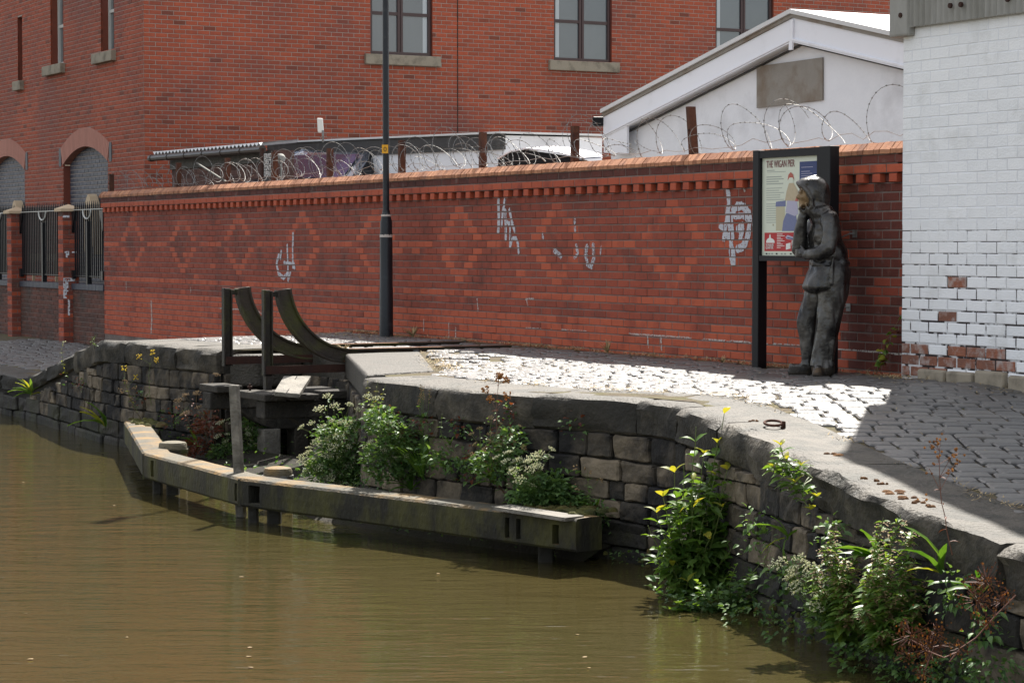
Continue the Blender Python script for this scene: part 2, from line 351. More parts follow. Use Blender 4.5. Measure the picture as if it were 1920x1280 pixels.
def emit_bricks(sets, parent, name, limit=300, e=.005, margin=250, also=()):
    """the nearest bricks in view become objects, the rest one joined part"""
    allb = []
    for s in sets:
        for it in s.items:
            if it[8] != name: continue
            c = s.world((it[0]+it[1])/2, 0, (it[2]+it[3])/2)
            px, py = proj(*c)
            if not (-margin < px < 1920+margin and -margin < py < 1280+margin): continue
            infr = (4 < px < 1916 and 3 < py < 1277)
            d = c[1] / max(.02, (it[1]-it[0])*(it[3]-it[2]))**.25 + (0 if infr else 1000)
            for (x0, x1, y0, y1) in also:            # screened by something in front
                if x0 < px < x1 and y0 < py < y1: d += 500
            allb.append((d, s, it))
    allb.sort(key=lambda q: q[0])
    base = parent.location
    for d, s, it in allb[:limit]:
        u0, u1, z0, z1, mn, tone, proud, depth, _ = it
        L, H = round((u1-u0)/.004)*.004, round((z1-z0)/.002)*.002
        me = brick_mesh(L, H, depth, e, s.sy, mn)
        o = bpy.data.objects.new(name, me); p = Vector(s.world((u0+u1)/2, proud, (z0+z1)/2))
        o.location = p-base; o.rotation_euler = (0, random.uniform(-.004, .004), s.rot); o['tone'] = float(tone)
        link(o, parent)
    rest = allb[limit:]
    if not rest: return
    mats = sorted({it[4] for _, s, it in rest}); mi = {m: i for i, m in enumerate(mats)}
    n = len(rest); V = np.zeros((n, 12, 3)); tones = np.zeros((n, 9), np.float32); mids = np.zeros((n, 9), np.int32)
    F0 = [(0, 1, 2, 3)]
    for r0, r1 in ((0, 4), (4, 8)):
        for i in range(4): j = (i+1) % 4; F0.append((r0+j, r0+i, r1+i, r1+j))
    F0 = np.array(F0); FF = np.zeros((n, 9, 4), np.int32)
    for k, (d, s, it) in enumerate(rest):
        u0, u1, z0, z1, mn, tone, proud, depth, _ = it
        P = np.array([s.P[0], s.P[1], 0.]); D = np.array([s.D[0], s.D[1], 0.]); N = np.array([s.N[0], s.N[1], 0.]); Z = np.array([0, 0, 1.])
        for q, (a, b, _) in enumerate(BV):
            for r, (ins, dd) in enumerate(((e, proud), (0, proud-e), (0, proud-depth))):
                u = (u0+ins if a < 0 else u1-ins); z = (z0+ins if b < 0 else z1-ins)
                V[k, r*4+q] = P+D*u+N*dd+Z*z
        f = F0 if s.sy < 0 else F0[:, ::-1]
        FF[k] = f+12*k; tones[k] = tone; mids[k] = mi[mn]
    me = bpy.data.meshes.new(name+'work'); V = V.reshape(-1, 3)-np.array(base)
    me.from_pydata(V.tolist(), [], FF.reshape(-1, 4).tolist())
    for m in mats: me.materials.append(MATS[m])
    at = me.attributes.new('tone', 'FLOAT', 'FACE'); at.data.foreach_set('value', tones.reshape(-1)); me.polygons.foreach_set('material_index', mids.reshape(-1)); me.update()
    o = bpy.data.objects.new(name+'work', me); link(o, parent); o['kind'] = 'stuff'
# ------------------------------------------------------------------ quay edge, ground, water
EDGE_L = [(30, 3.3, .60), (24, 3.2, .59), (16.9, 3.09, .57), (15.8, 3.07, .57), (13.6, 3.2, .93), (11.6, 3.33, 1.25), (10.2, 3.25, 1.27), (8.3, 3.06, 1.27)]
EDGE_N = [(8.25, 3.0, 1.27), (8.2, 2.2, 1.27), (6.78, 2.2, 1.27)]
EDGE_R = [(6.75, 2.2, 1.27), (3.02, 3.69, 1.26), (2.48, 3.76, 1.255), (1.5, 3.74, 1.25), (.44, 3.55, 1.25), (-.51, 3.16, 1.25), (-1.2, 3.10, 1.25), (-2.4, 3.38, 1.19), (-3.99, 3.84, 1.08), (-5.7, 4.15, .91), (-8.5, 4.5, .72), (-14, 5.0, .6)]
def w_edge(t):
    pts = EDGE_L+[(8.25, 3.0, 0), (8.2, 2.2, 0)]+EDGE_R
    for a, b in zip(pts, pts[1:]):
        if b[0] <= t <= a[0]: return a[1]+(b[1]-a[1])*(a[0]-t)/max(1e-6, a[0]-b[0])
    return pts[0][1] if t > pts[0][0] else pts[-1][1]
class Path:
    """polyline in (t, w, z), sampled by length"""
    def __init__(s, pts, smooth=True):
        P = [TW(t, w, z) for t, w, z in pts]
        if smooth and len(P) > 3:
            Q = []
            for i in range(len(P)-1):
                p0, p1, p2, p3 = P[max(0, i-1)], P[i], P[i+1], P[min(len(P)-1, i+2)]
                for k in range(8):
                    u = k/8
                    c = .5*((2*p1)+(p2-p0)*u+(2*p0-5*p1+4*p2-p3)*u*u+(3*p1-p0-3*p2+p3)*u**3)
                    l = p1.lerp(p2, u); Q.append(l.lerp(c, .75))
            Q.append(P[-1]); P = Q
        s.P = P; s.S = [0]
        for a, b in zip(P, P[1:]): s.S.append(s.S[-1]+(b.xy-a.xy).length)
        s.len = s.S[-1]
    def at(s, x):
        x = min(max(x, 0), s.len-1e-6); i = max(k for k in range(len(s.S)) if s.S[k] <= x); i = min(i, len(s.P)-2)
        a, b = s.P[i], s.P[i+1]; u = (x-s.S[i])/max(1e-9, s.S[i+1]-s.S[i]); p = a.lerp(b, u)
        d0 = (s.at_raw(x+.15)-s.at_raw(x-.15)); d0.z = 0; d0.normalize()
        return p, Vector((d0.x, d0.y, 0)), Vector((d0.y, -d0.x, 0))     # point, direction, outward
    def at_raw(s, x):
        x = min(max(x, 0), s.len-1e-6); i = min(max(k for k in range(len(s.S)) if s.S[k] <= x), len(s.P)-2)
        return s.P[i].lerp(s.P[i+1], (x-s.S[i])/max(1e-9, s.S[i+1]-s.S[i]))
PATH_L, PATH_N, PATH_R = Path(EDGE_L), Path(EDGE_N, False), Path(EDGE_R)
# outward must point to the canal (+w)
_p, _d, _o = PATH_L.at(3); FLIP = 1 if _o.x*NT[0]+_o.y*NT[1] > 0 else -1
def path_at(P, x):
    p, d, o = P.at(x); return p, d, o*FLIP

# water
m = bpy.data.materials.new('canal_water'); m.use_nodes = True; nt = m.node_tree; L = nt.links; b = nt.nodes['Principled BSDF']
b.inputs['Base Color'].default_value = (.088, .060, .020, 1); b.inputs['Roughness'].default_value = .06; b.inputs['IOR'].default_value = 1.33; b.inputs['Specular IOR Level'].default_value = .5
g_ = node(nt, 'ShaderNodeNewGeometry'); hs = []
for sc, st, rot, w_ in ((5.2, (.34, 1.0, 1), .10, 1.0), (12, (.26, 1.0, 1), -.12, .42), (1.6, (.5, 1, 1), .3, 1.2), (26, (.3, 1, 1), .2, .12)):
    mp = node(nt, 'ShaderNodeMapping'); mp.inputs['Scale'].default_value = st; mp.inputs['Rotation'].default_value = (0, 0, rot); L.new(g_.outputs['Position'], mp.inputs[0])
    n_ = node(nt, 'ShaderNodeTexNoise'); n_.inputs['Scale'].default_value = sc; n_.inputs['Detail'].default_value = 3; n_.inputs['Distortion'].default_value = .4; L.new(mp.outputs[0], n_.inputs['Vector'])
    mu = node(nt, 'ShaderNodeMath', operation='MULTIPLY'); mu.inputs[1].default_value = w_; L.new(n_.outputs[0], mu.inputs[0]); hs.append(mu.outputs[0])
a1 = node(nt, 'ShaderNodeMath', operation='ADD'); L.new(hs[0], a1.inputs[0]); L.new(hs[1], a1.inputs[1])
a3 = node(nt, 'ShaderNodeMath', operation='ADD'); L.new(a1.outputs[0], a3.inputs[0]); L.new(hs[2], a3.inputs[1])
a2 = node(nt, 'ShaderNodeMath', operation='ADD'); L.new(a3.outputs[0], a2.inputs[0]); L.new(hs[3], a2.inputs[1])
bp = node(nt, 'ShaderNodeBump'); bp.inputs['Strength'].default_value = .33; bp.inputs['Distance'].default_value = .035; L.new(a2.outputs[0], bp.inputs['Height']); L.new(bp.outputs[0], b.inputs['Normal'])
nc = node(nt, 'ShaderNodeTexNoise'); nc.inputs['Scale'].default_value = .35; L.new(g_.outputs['Position'], nc.inputs['Vector'])
mc = node(nt, 'ShaderNodeMix', data_type='RGBA'); L.new(nc.outputs[0], mc.inputs[0]); mc.inputs[6].default_value = (.058, .043, .0165, 1); mc.inputs[7].default_value = (.046, .043, .0165, 1); L.new(mc.outputs[2], b.inputs['Base Color'])
MATS['canal_water'] = m
q = MB(); q.add([(-120, 4.5, 0), (60, 4.5, 0), (60, 120, 0), (-120, 120, 0)], [(0, 1, 2, 3)])
tag(q.build('water', 'canal_water'), 'brown rippled canal water', 'water', kind='structure')

# near bank under the photographer
q = MB(); q.box((-120, -200, -1), (260, 0, 0), (0, 204.5, 0), (0, 0, 1.72)); o = q.build('towpath', 'towpath'); tag(o, 'near bank towpath the photograph is taken from', 'towpath', kind='structure')

# land sheet behind and beyond
q = MB(); ring = []
T = [30, 24, 20, 17.5, 16, 15, 14, 13, 12, 11, 10, 9, 8.3, 8.15, 7.5, 6.8, 6.0, 5, 4, 3.1, 2.5, 1.5, .5, -.5, -1.2, -2, -3, -4, -5, -6, -7.5, -10, -14]
NW = 9; vs = []
for t in T:
    we = w_edge(t)-.22
    for k in range(NW): w = -.5+(we+.5)*k/(NW-1); vs.append(TW(t, w, G(t, w)-.014))
fs = [(i*NW+k, i*NW+k+1, (i+1)*NW+k+1, (i+1)*NW+k) for i in range(len(T)-1) for k in range(NW-1)]
q.add(vs, fs); ground = q.build('ground', 'joint_soil', smooth=True); tag(ground, 'cobbled quayside between the red wall and the canal', 'pavement', kind='structure')
for p in ground.data.polygons:
    if p.normal.z < 0: p.flip()
q = MB(); q.add([TW(500, -.45, .66), TW(23.2, -.45, .66), TW(23.2, -500, .66), TW(500, -500, .66)], [(0, 1, 2, 3)], 0)
q.add([TW(23.2, -.45, 2.1), TW(-60, -.45, 2.1), TW(-60, -500, 2.1), TW(23.2, -500, 2.1)], [(0, 1, 2, 3)], 0)
q.add([TW(500, 3.2, .55), TW(29.9, 3.2, .55), TW(29.9, -.45, .70), TW(500, -.45, .70)], [(0, 1, 2, 3)], 0)
o = q.build('yard_ground', 'towpath'); tag(o, 'yard ground behind the brick walls', 'ground', kind='structure')

# ------------------------------------------------------------------ setts
W_COP = .62
def w_in(t):
    if 3.3 <= t <= 6.64: return 2.83+(1.35-2.83)*(t-3.3)/3.34 - .03
    if 6.64 < t < 8.4: return 2.12
    if 8.4 <= t < 15.6: return w_edge(t)-.80
    return w_edge(t)-W_COP
def ring8(hx, hy, cut): return [(-hx+cut, -hy), (hx-cut, -hy), (hx, -hy+cut), (hx, hy-cut), (hx-cut, hy), (-hx+cut, hy), (-hx, hy-cut), (-hx, -hy+cut)]
def sett_geo(L, W, rr):
    """rounded sett; local x along L, y along W, top about z=0"""
    vs = []
    jx = [rr.uniform(-.006, .006) for _ in range(8)]; jy = [rr.uniform(-.006, .006) for _ in range(8)]
    tx, ty = rr.uniform(-.022, .022), rr.uniform(-.022, .022); hh = rr.uniform(-.004, .004)
    for (ins, z, cut) in ((.017, .004, .010), (.005, -.005, .012), (.001, -.07, .014)):
        for i, (x, y) in enumerate(ring8(L/2-ins, W/2-ins, cut)):
            x += jx[i]; y += jy[i]; vs.append((x, y, z+hh+(x*tx+y*ty if z > -.05 else 0)))
    vs.append((0, 0, .007+hh)); fs = [(24, i, (i+1) % 8) for i in range(8)]
    for r in (0, 8): fs += [(r+i, r+8+i, r+8+(i+1) % 8, r+(i+1) % 8) for i in range(8)]
    return vs, fs
srr = random.Random(3); setts = []
y_ = 8.5                       # courses run across the way, square to the view down the quay
while y_ < 44:
    pitch = srr.uniform(.155, .185); x_ = -10+srr.uniform(0, .3); ym = y_+pitch/2
    while x_ < 7:
        L_ = srr.uniform(.16, .28); xm = x_+L_/2; x_ += L_+.004; c = Vector((xm, ym+nz((xm*.35, 0, 7))*.10, 0)); tm, wm = to_tw(c.x, c.y); 
        if not (-9.5 < tm < 25) or wm < .16 or wm > w_in(tm)-.07: continue
        z = G(tm, wm); w, w2 = 0, L_
        skip = any(abs(tm-rt) < .075 and wm < 2.3 for rt in (6.57, 7.70)) or (2.3 < tm < 6.6 and wm > w_in(tm)-.10 and srr.random() < .35)
        if (4.2 < tm < 6.2 and 1.0 < wm and srr.random() < .3): skip = True
        if not skip: setts.append((c.x, c.y, z+nz((wm*1.3, tm*1.3, 2), .6)*.02, w2-w-.003, pitch-.004, srr.uniform(-.06, .06), srr.uniform(.1, .9)))
    y_ += pitch
def vis(x, y, z): px, py = proj(x, y, z); return 0 < px < 1920 and 0 < py < 1280
setts.sort(key=lambda s: s[1] + (0 if vis(s[0], s[1], s[2]) else 500))
ang = 0.0; protos = {}
for i, s in enumerate(setts[:300]):
    L_ = round(s[3]/.02)*.02; W_ = round(s[4]/.02)*.02; key = (round(L_, 2), round(W_, 2), srr.randrange(3))
    if key not in protos:
        v, f = sett_geo(L_, W_, srr); me = bpy.data.meshes.new('sett'); me.from_pydata(v, [], f); me.materials.append(MATS['sett']); me.update()
        protos[key] = me
    o = bpy.data.objects.new('sett', protos[key]); o.location = s[:3]; o['tone'] = s[6]
    tt, ww = to_tw(s[0], s[1]); gs = (G(tt+.1, ww)-G(tt-.1, ww))/.2
    o.rotation_euler = (Matrix.Rotation(0, 3, 'Z')).to_euler(); nrm = Vector((-gs*DT[0]+.018*NT[0], -gs*DT[1]+.018*NT[1], 1)).normalized()
    qn = Vector((0, 0, 1)).rotation_difference(nrm); o.rotation_mode = 'QUATERNION'; o.rotation_quaternion = qn @ Matrix.Rotation(ang+s[5], 3, 'Z').to_quaternion()
    link(o, ground)
q = MB()
for s in setts[300:]:
    v, f = sett_geo(s[3], s[4], srr); ca, sa = math.cos(ang+s[5]), math.sin(ang+s[5]); tt, ww = to_tw(s[0], s[1]); gs = (G(tt+.1, ww)-G(tt-.1, ww))/.2
    vv = []
    for x, y, z in v:
        X, Y = x*ca-y*sa, x*sa+y*ca; vv.append((s[0]+X, s[1]+Y, s[2]+z+gs*(X*DT[0]+Y*DT[1])))
    q.add(vv, f, s[6])
q.build('sett_paving', 'sett', ground, kind='stuff')

# ------------------------------------------------------------------ stone quay wall
quay = thing('stone_quay_wall', 'rough dark stone quay wall rising from the canal with worn coping', 'quay wall')
srr = random.Random(11)
def wz(s, z0, z1, v):
    a = z0+(.05*nz((s*.42, z0*2.3, 5)) if z0 > .05 else 0); b = z1+(.05*nz((s*.42, z1*2.3, 5)) if z1 < .9 else 0); return a+(b-a)*v
def stone(P, s0, s1, z0, z1, mname, tone, bulge=.03, out=0.0, into=None):
    nu, nzv = 6, 5; UU = (0, .035, srr.uniform(.28, .4), srr.uniform(.6, .72), .965, 1); VV = (0, srr.uniform(.05, .09), srr.uniform(.4, .6), srr.uniform(.90, .94), 1); q = MB(); vs = []; seed = srr.uniform(0, 100)
    for j in range(nzv):
        for i in range(nu):
            u, v = UU[i], VV[j]; p, d, o = path_at(P, s0+(s1-s0)*u)
            e = 1.0 if (0 < i < nu-1 and 0 < j < nzv-1) else 0.0
            zz = wz(s0+(s1-s0)*u, z0, z1, v); r = nz((seed+u*(s1-s0)*5, v*3, seed))*.018+nz((seed+u*(s1-s0)*14, v*5, seed))*.014
            ci = .016 if (i in (0, nu-1) and j in (0, nzv-1)) else 0
            sg = (1 if i == 0 else -1)*ci; sz = (1 if j == 0 else -1)*ci
            pt = p+o*(out+bulge*e+r-.010)+d*(sg+nz((seed, u*4, v*4))*.012); vs.append((pt.x, pt.y, zz+sz*.7+nz((u*4, seed, v*4))*.012))
    nb = len(vs)
    idx = [(i, 0) for i in range(nu)]+[(nu-1, j) for j in range(1, nzv)]+[(i, nzv-1) for i in range(nu-2, -1, -1)]+[(0, j) for j in range(nzv-2, 0, -1)]
    for (i, j) in idx:
        p, d, o = path_at(P, s0+(s1-s0)*UU[i]); pt = p+o*(out-.16); vs.append((pt.x, pt.y, wz(s0+(s1-s0)*UU[i], z0, z1, VV[j])))
    fs = [(j*nu+i, j*nu+i+1, (j+1)*nu+i+1, (j+1)*nu+i) for j in range(nzv-1) for i in range(nu-1)]
    n = len(idx)
    for k in range(n):
        a = idx[k]; b = idx[(k+1) % n]; fs.append((a[1]*nu+a[0], nb+k, nb+(k+1) % n, b[1]*nu+b[0]))
    if into is not None: into.add(vs, fs, tone, 1 if mname == 'stone_low' else 0); return
    q.add(vs, fs, tone); c = Vector(vs[nu*2+2]); o = q.build('stone', mname, quay, origin=c)
    return o
COPH = .27
def lay(P, s_a, s_b, ztop, zone=0):
    heights = [(-.3, .10), (.10, .30), (.30, .475), (.475, .64), (.64, .80), (.80, .97), (.97, 1.25)]
    for k, (z0, z1) in enumerate(heights):
        s = s_a - srr.uniform(0, .3)
        while s < s_b-.05:
            l = srr.uniform(.36, .85) if k < 2 else srr.uniform(.15, .44)
            a, b = max(s, s_a), min(s+l, s_b); s += l
            if b-a < .07: continue
            top = min(path_at(P, a)[0].z, path_at(P, b)[0].z)-COPH
            if z0 > top-.05: continue
            zt = min(z1, top); 
            if top-z1 < .06: zt = top
            p = path_at(P, (a+b)/2)[0]
            if not (-150 < proj(p.x, p.y, z0)[0] < 2050): continue
            g = .006+srr.uniform(0, .009)
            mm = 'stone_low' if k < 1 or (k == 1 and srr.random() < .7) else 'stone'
            SPEC.append((p.y, P, a+g, b-g, z0+g*.6, zt-g*.6, mm, srr.uniform(-.05, .75), srr.uniform(.006, .016), .03*(1.2-z0)+srr.uniform(-.018, .018)))
SPEC = []
lay(PATH_L, 0, PATH_L.len, 0); lay(PATH_N, 0, PATH_N.len, 0); lay(PATH_R, 0, PATH_R.len, 0)
def spx(s): c = path_at(s[1], (s[2]+s[3])/2)[0]; px, py = proj(c.x, c.y, s[5]); return s[0]/((s[3]-s[2])*(s[5]-s[4]))**.5 + (0 if 0 < px < 1920 and py < 1280 else 900)
SPEC.sort(key=spx); qst = MB()
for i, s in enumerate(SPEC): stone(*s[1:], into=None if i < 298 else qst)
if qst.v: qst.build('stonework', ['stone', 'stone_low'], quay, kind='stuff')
# dark core behind the stones
for P in (PATH_L, PATH_N, PATH_R):
    q = MB(); n = max(3, int(P.len/.35)); vs = []
    for i in range(n+1):
        p, d, o = path_at(P, P.len*i/n); ins = p-o*.035
        vs += [(ins.x, ins.y, -.6), (ins.x, ins.y, p.z-.12), (ins.x-o.x*.5, ins.y-o.y*.5, p.z-.12)]
    q.add(vs, [f for i in range(n) for f in ((i*3, i*3+3, i*3+4, i*3+1), (i*3+1, i*3+4, i*3+5, i*3+2))]); q.build('wall_core', 'wall_core', quay)
def coping(P, s0, s1, width, mname, tone, wear=1.0, thick=COPH, drop=0.0, wide_fn=None):
    n = max(6, int((s1-s0)/.085)); vs = []; seed = srr.uniform(0, 90); prof = [(.00, -1.0), (.020, -.92), (.026, -.70), (.030, -.45), (.028, -.22), (.010, -.06), (-.03, 0.0), (-.30, .0), (-.62, .0), (-1.0, .0), (-1.0, -.8)]
    m = len(prof)
    for i in range(n+1):
        p, d, o = path_at(P, s0+(s1-s0)*i/n)
        endp = .012 if i in (0, n) else 0
        for k, (a, b) in enumerate(prof):
            x = a if k < 7 else -.07+(a+.07)*width
            r = (nz((seed+i*.22, k*.6, seed), 1.0)*.045+nz((seed+i*.8, k*1.9, seed), 1.0)*.022)*wear*(1 if k < 7 else .25)
            q_ = p+o*(x+(r if k < 7 else 0)-endp)
            zz = p.z-drop+b*thick+(nz((i*.2, seed, k*.5))*.020*wear if 0 < k < 10 else 0)-endp*(.6 if 2 < k < 10 else 0)
            if k >= 7:
                tt, ww = to_tw(q_.x, q_.y); f = (k-6)/3.0 if k < 10 else 1
                if k < 10: zz = zz*(1-min(1, f)*.6)+(G(tt, ww)+.006)*min(1, f)*.6
            vs.append((q_.x, q_.y, zz))
    fs = [(i*m+k, i*m+(k+1) % m, (i+1)*m+(k+1) % m, (i+1)*m+k) for i in range(n) for k in range(m)]
    fs += [tuple(range(m)), tuple(n*m+k for k in range(m))[::-1]]
    q = MB(); q.add(vs, fs, tone); c = Vector(vs[(n//2)*m+6]); o_ = q.build('coping_stone', [mname, 'coping_front'], quay, smooth=True, origin=c)
    for p_ in o_.data.polygons: p_.material_index = 1 if abs(p_.normal.z) < .62 else 0
    md = o_.modifiers.new('edge', 'EDGE_SPLIT'); md.split_angle = R(38)
    return o_
s = 0.0
while s < PATH_L.len-.1:
    l = srr.uniform(1.0, 1.5); 
    if PATH_L.len-(s+l) < .5: l = PATH_L.len-s
    p = path_at(PATH_L, s+l/2)[0]; low = p.z < 1.1
    coping(PATH_L, s+.006, s+l-.008, .55 if low else .80, 'coping_stone', srr.uniform(-.22, .05) if low else srr.uniform(.0, .35), 1.0, .2 if low else COPH)
    s += l
sR = 4.05
k = 0
for l in (1.55, 1.25, 1.05, .62, .9, 1.85, 2.3, 1.5, 1.6, 1.6, 1.6, 1.6):
    coping(PATH_R, sR+.005, min(sR+l-.008, PATH_R.len), W_COP, 'coping_stone', [.12, .2, -.05, .05, .1, .28, .15, .2][k % 8], 1.3 if k > 4 else .8); sR += l; k += 1
# the broad slab beside the near rail
sl_ = [PZ(646, 662, 1.285), PZ(788, 659, 1.295), PZ(816, 694, 1.275), PZ(686, 702, 1.265)]
q = MB(); top = []; 
cen = sum(sl_, Vector())/4
q.prism([p+Vector((0, 0, -.26)) for p in sl_], (0, 0, .26), -.1); o = bevel(q.build('slab', 'coping_stone', quay, origin=cen), .03, 3)
q = MB(); nb_ = [TW(8.2, 2.18, .9), TW(6.8, 2.18, .9), TW(6.8, 1.9, .9), TW(8.2, 1.9, .9)]; q.prism(nb_, (0, 0, .36), -.25); bevel(q.build('block', 'coping_stone', quay), .03, 2)
q = MB(); nb_ = [TW(8.26, 2.95, .86), TW(8.22, 2.2, .86), TW(7.9, 2.2, .86), TW(7.94, 2.72, .86)]; q.prism(nb_, (0, 0, .36), -.2); bevel(q.build('block', 'coping_stone', quay), .04, 3)
# ------------------------------------------------------------------ red brick wall
LB, CB = .2345, .082; ZB = CZ-CB/2; T_END = 21.56
redwall = thing('brick_boundary_wall', 'long red brick wall with orange diamond pattern and toothed cornice', 'wall', TW(10, 0, 1.2))
rw = Bricks(A0, DT, NT); TC = [3.67+2.345*i for i in range(-1, 8)]
def redmat(k):
    def f(u, z):
        if k == 9: return 'brick_sooty'
        if k in (7, 8): return 'brick_bright'
        soot = nz((u*1.1, k*.11, 3))*.9 + max(0, 1.2-u)*.75 - .25
        if u < 1.9 and random.random() < soot+.25 and k > -14: return 'brick_sooty'
        if k <= -10 or k == -7: return 'brick_bright' if random.random() > .05 else 'brick_dark'
        for tc in TC:
            d = abs(u-tc)
            if k == 0 and d < 2.6*LB: return 'brick_dark'
            if k != 0 and abs(k) <= 5 and abs(d-(5-abs(k))*LB/2) < .1*LB and random.random() > .03: return 'brick_bright'
        if k == 0: return 'brick_bright'
        return 'brick_dark' if random.random() > .012 else 'brick_bright'
    return f
def redtone(k):
    def f(u, z):
        v = .5 + .30*nz((u*.35, z*.8, 1)) + .22*nz((u*1.4, z*.5, 6)) - (.12 if k >= 5 else 0) + (.14 if u < 9 else 0)
        return v-.5+.5
    return f
for k in range(-18, 10):
    z0 = ZB+CB*k
    if k == 7:
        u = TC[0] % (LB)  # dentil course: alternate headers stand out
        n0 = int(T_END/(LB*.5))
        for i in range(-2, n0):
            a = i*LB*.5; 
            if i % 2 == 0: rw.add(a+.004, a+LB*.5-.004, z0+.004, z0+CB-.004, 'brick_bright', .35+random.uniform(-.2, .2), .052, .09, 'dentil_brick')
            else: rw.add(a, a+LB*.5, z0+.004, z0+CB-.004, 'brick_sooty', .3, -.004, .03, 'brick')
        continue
    off = -(TC[0] % LB)+LB/2+(0 if k % 2 else LB/2)
    rw.course(-LB, T_END, z0, CB, LB, off, redmat(k), redtone(k), joint=.011, proud=.052 if k in (8, 9) else 0, depth=.09 if k in (8, 9) else .04, jit=.2, name='brick')
zc = ZB+CB*10+.002; u = -.234
_cm = []
for v_ in range(4):       # brick on edge with a weathered, sloping front arris
    rr = random.Random(v_+40); h_ = .103+rr.uniform(-.003, .003); f_ = .066+rr.uniform(-.004, .004); s_ = rr.uniform(.036, .044)
    pf = [(f_-.43, 0), (f_, 0), (f_, s_), (f_-.004, s_+.004), (f_-.062, h_), (f_-.43, h_)]; vs = [(-.0355, y, z) for y, z in pf]+[(.0355, y, z) for y, z in pf]
    fs = [tuple(range(6)), tuple(range(6, 12))[::-1]]+[(i, 6+i, 6+(i+1) % 6, (i+1) % 6) for i in range(6)]
    me = bpy.data.meshes.new('coping_brick'); me.from_pydata(vs, [], fs); me.materials.append(MATS['brick_coping']); me.update(); _cm.append(me)
def cop_brick(u):
    o = bpy.data.objects.new('coping_brick', random.choice(_cm)); o.location = TW(u+.039, 0, zc+.002+random.uniform(-.002, .002))-redwall.location; o.rotation_euler = (0, random.uniform(-.02, .02), rw.rot); o['tone'] = random.uniform(.1, .8); link(o, redwall)
while u < T_END:
    cop_brick(u); u += .078
hide = [(1405, 1560, 275, 490), (1490, 1590, 332, 705)]
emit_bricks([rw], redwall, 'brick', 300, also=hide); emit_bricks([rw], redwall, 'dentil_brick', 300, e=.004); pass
q = MB(); q.box(TW(-LB, -.006, .5), (DT[0]*(T_END+LB), DT[1]*(T_END+LB), 0), (-NT[0]*.34, -NT[1]*.34, 0), (0, 0, zc-.5-.082*3)); 
q.box(TW(0, .046, zc-.082*2), (DT[0]*T_END, DT[1]*T_END, 0), (-NT[0]*.40, -NT[1]*.40, 0), (0, 0, .082*2+.012)); q.box(TW(0, -.02, zc-.082*3+.001), (DT[0]*T_END, DT[1]*T_END, 0), (-NT[0]*.3, -NT[1]*.3, 0), (0, 0, .081))
q.box(TW(.001, .05, zc+.013), (DT[0]*(T_END-.002), DT[1]*(T_END-.002), 0), (-NT[0]*.40, -NT[1]*.40, 0), (0, 0, .030))
q.build('mortar', 'mortar', redwall, origin=redwall.location)
# graffiti, chalk and lime marks: thin paint lying on the brick faces only
def wallpx(px, py): return PV(px, py, A0, DT)
def marks(strokes, name, mname, drop=.05, cell=.0055, skip_joint=True, lift=.0042):
    q = MB(); seen = set()
    for wpx, pts in strokes:
        P = [wallpx(*p) for p in pts]
        for (a, b) in zip(P, P[1:]):
            hw = wpx; u0, u1 = min(a[0], b[0])-hw, max(a[0], b[0])+hw; z0, z1 = min(a[1], b[1])-hw, max(a[1], b[1])+hw
            du, dz = b[0]-a[0], b[1]-a[1]; l2 = du*du+dz*dz+1e-9
            for i in range(int(u0/cell), int(u1/cell)+1):
                for j in range(int(z0/cell), int(z1/cell)+1):
                    if (i, j) in seen: continue
                    u, z = (i+.5)*cell, (j+.5)*cell; s_ = min(1, max(0, ((u-a[0])*du+(z-a[1])*dz)/l2))
                    dd = math.hypot(u-a[0]-du*s_, z-a[1]-dz*s_)
                    if dd > hw*(1+.30*nz((u*22, z*22, 0))): continue
                    if skip_joint:
                        k = math.floor((z-ZB)/CB); fz = (z-ZB)-k*CB
                        if fz < .007 or fz > CB-.007: continue
                        off = -(TC[0] % LB)+LB/2+(0 if k % 2 else LB/2); fu = (u+off) % LB
                        if fu < .006 or fu > LB-.006: continue
                    if nz((u*55, z*55, 4)) > .5-drop*2.2 and random.random() < .8: continue
                    seen.add((i, j)); p = TW(0, lift); A_ = TW(i*cell, lift, j*cell); B_ = TW((i+1)*cell, lift, j*cell)
                    q.add([A_, B_, B_+Vector((0, 0, cell)), A_+Vector((0, 0, cell))], [(3, 2, 1, 0)])
    return q.build(name, mname, redwall, origin=redwall.location, kind='stuff')
marks([(.030, [(523, 478), (519, 495), (523, 513), (532, 521), (540, 512)]), (.026, [(528, 472), (526, 484)]), (.024, [(539, 460), (540, 490), (541, 525), (545, 510)]), (.026, [(550, 438), (549, 470), (550, 500), (553, 502)]), (.022, [(533, 492), (552, 495)])], 'graffiti', 'paint_graffiti')
marks([(.030, [(935, 375), (936, 405), (935, 433)]), (.026, [(947, 376), (943, 400), (941, 422)]), (.026, [(948, 395), (949, 425), (949, 448)]), (.022, [(948, 413), (955, 420)]), (.026, [(956, 394), (960, 415), (966, 433)]), (.022, [(957, 418), (957, 446), (957, 460)]), (.022, [(957, 462), (962, 447), (968, 446), (972, 458), (973, 473)])], 'graffiti', 'paint_graffiti')
marks([(.034, [(1365, 353), (1368, 378), (1365, 400), (1363, 415), (1360, 428), (1352, 424)]), (.034, [(1371, 403), (1372, 425), (1374, 445), (1360, 440), (1358, 446)]), (.040, [(1376, 395), (1384, 386), (1396, 388), (1405, 400), (1407, 420), (1402, 445), (1394, 463), (1384, 467)]), (.03, [(1378, 405), (1395, 405), (1405, 412)]), (.036, [(1384, 430), (1392, 422), (1390, 445)]), (.032, [(1368, 418), (1372, 460)]), (.055, [(1373, 472), (1375, 488)])], 'graffiti', 'paint_graffiti')
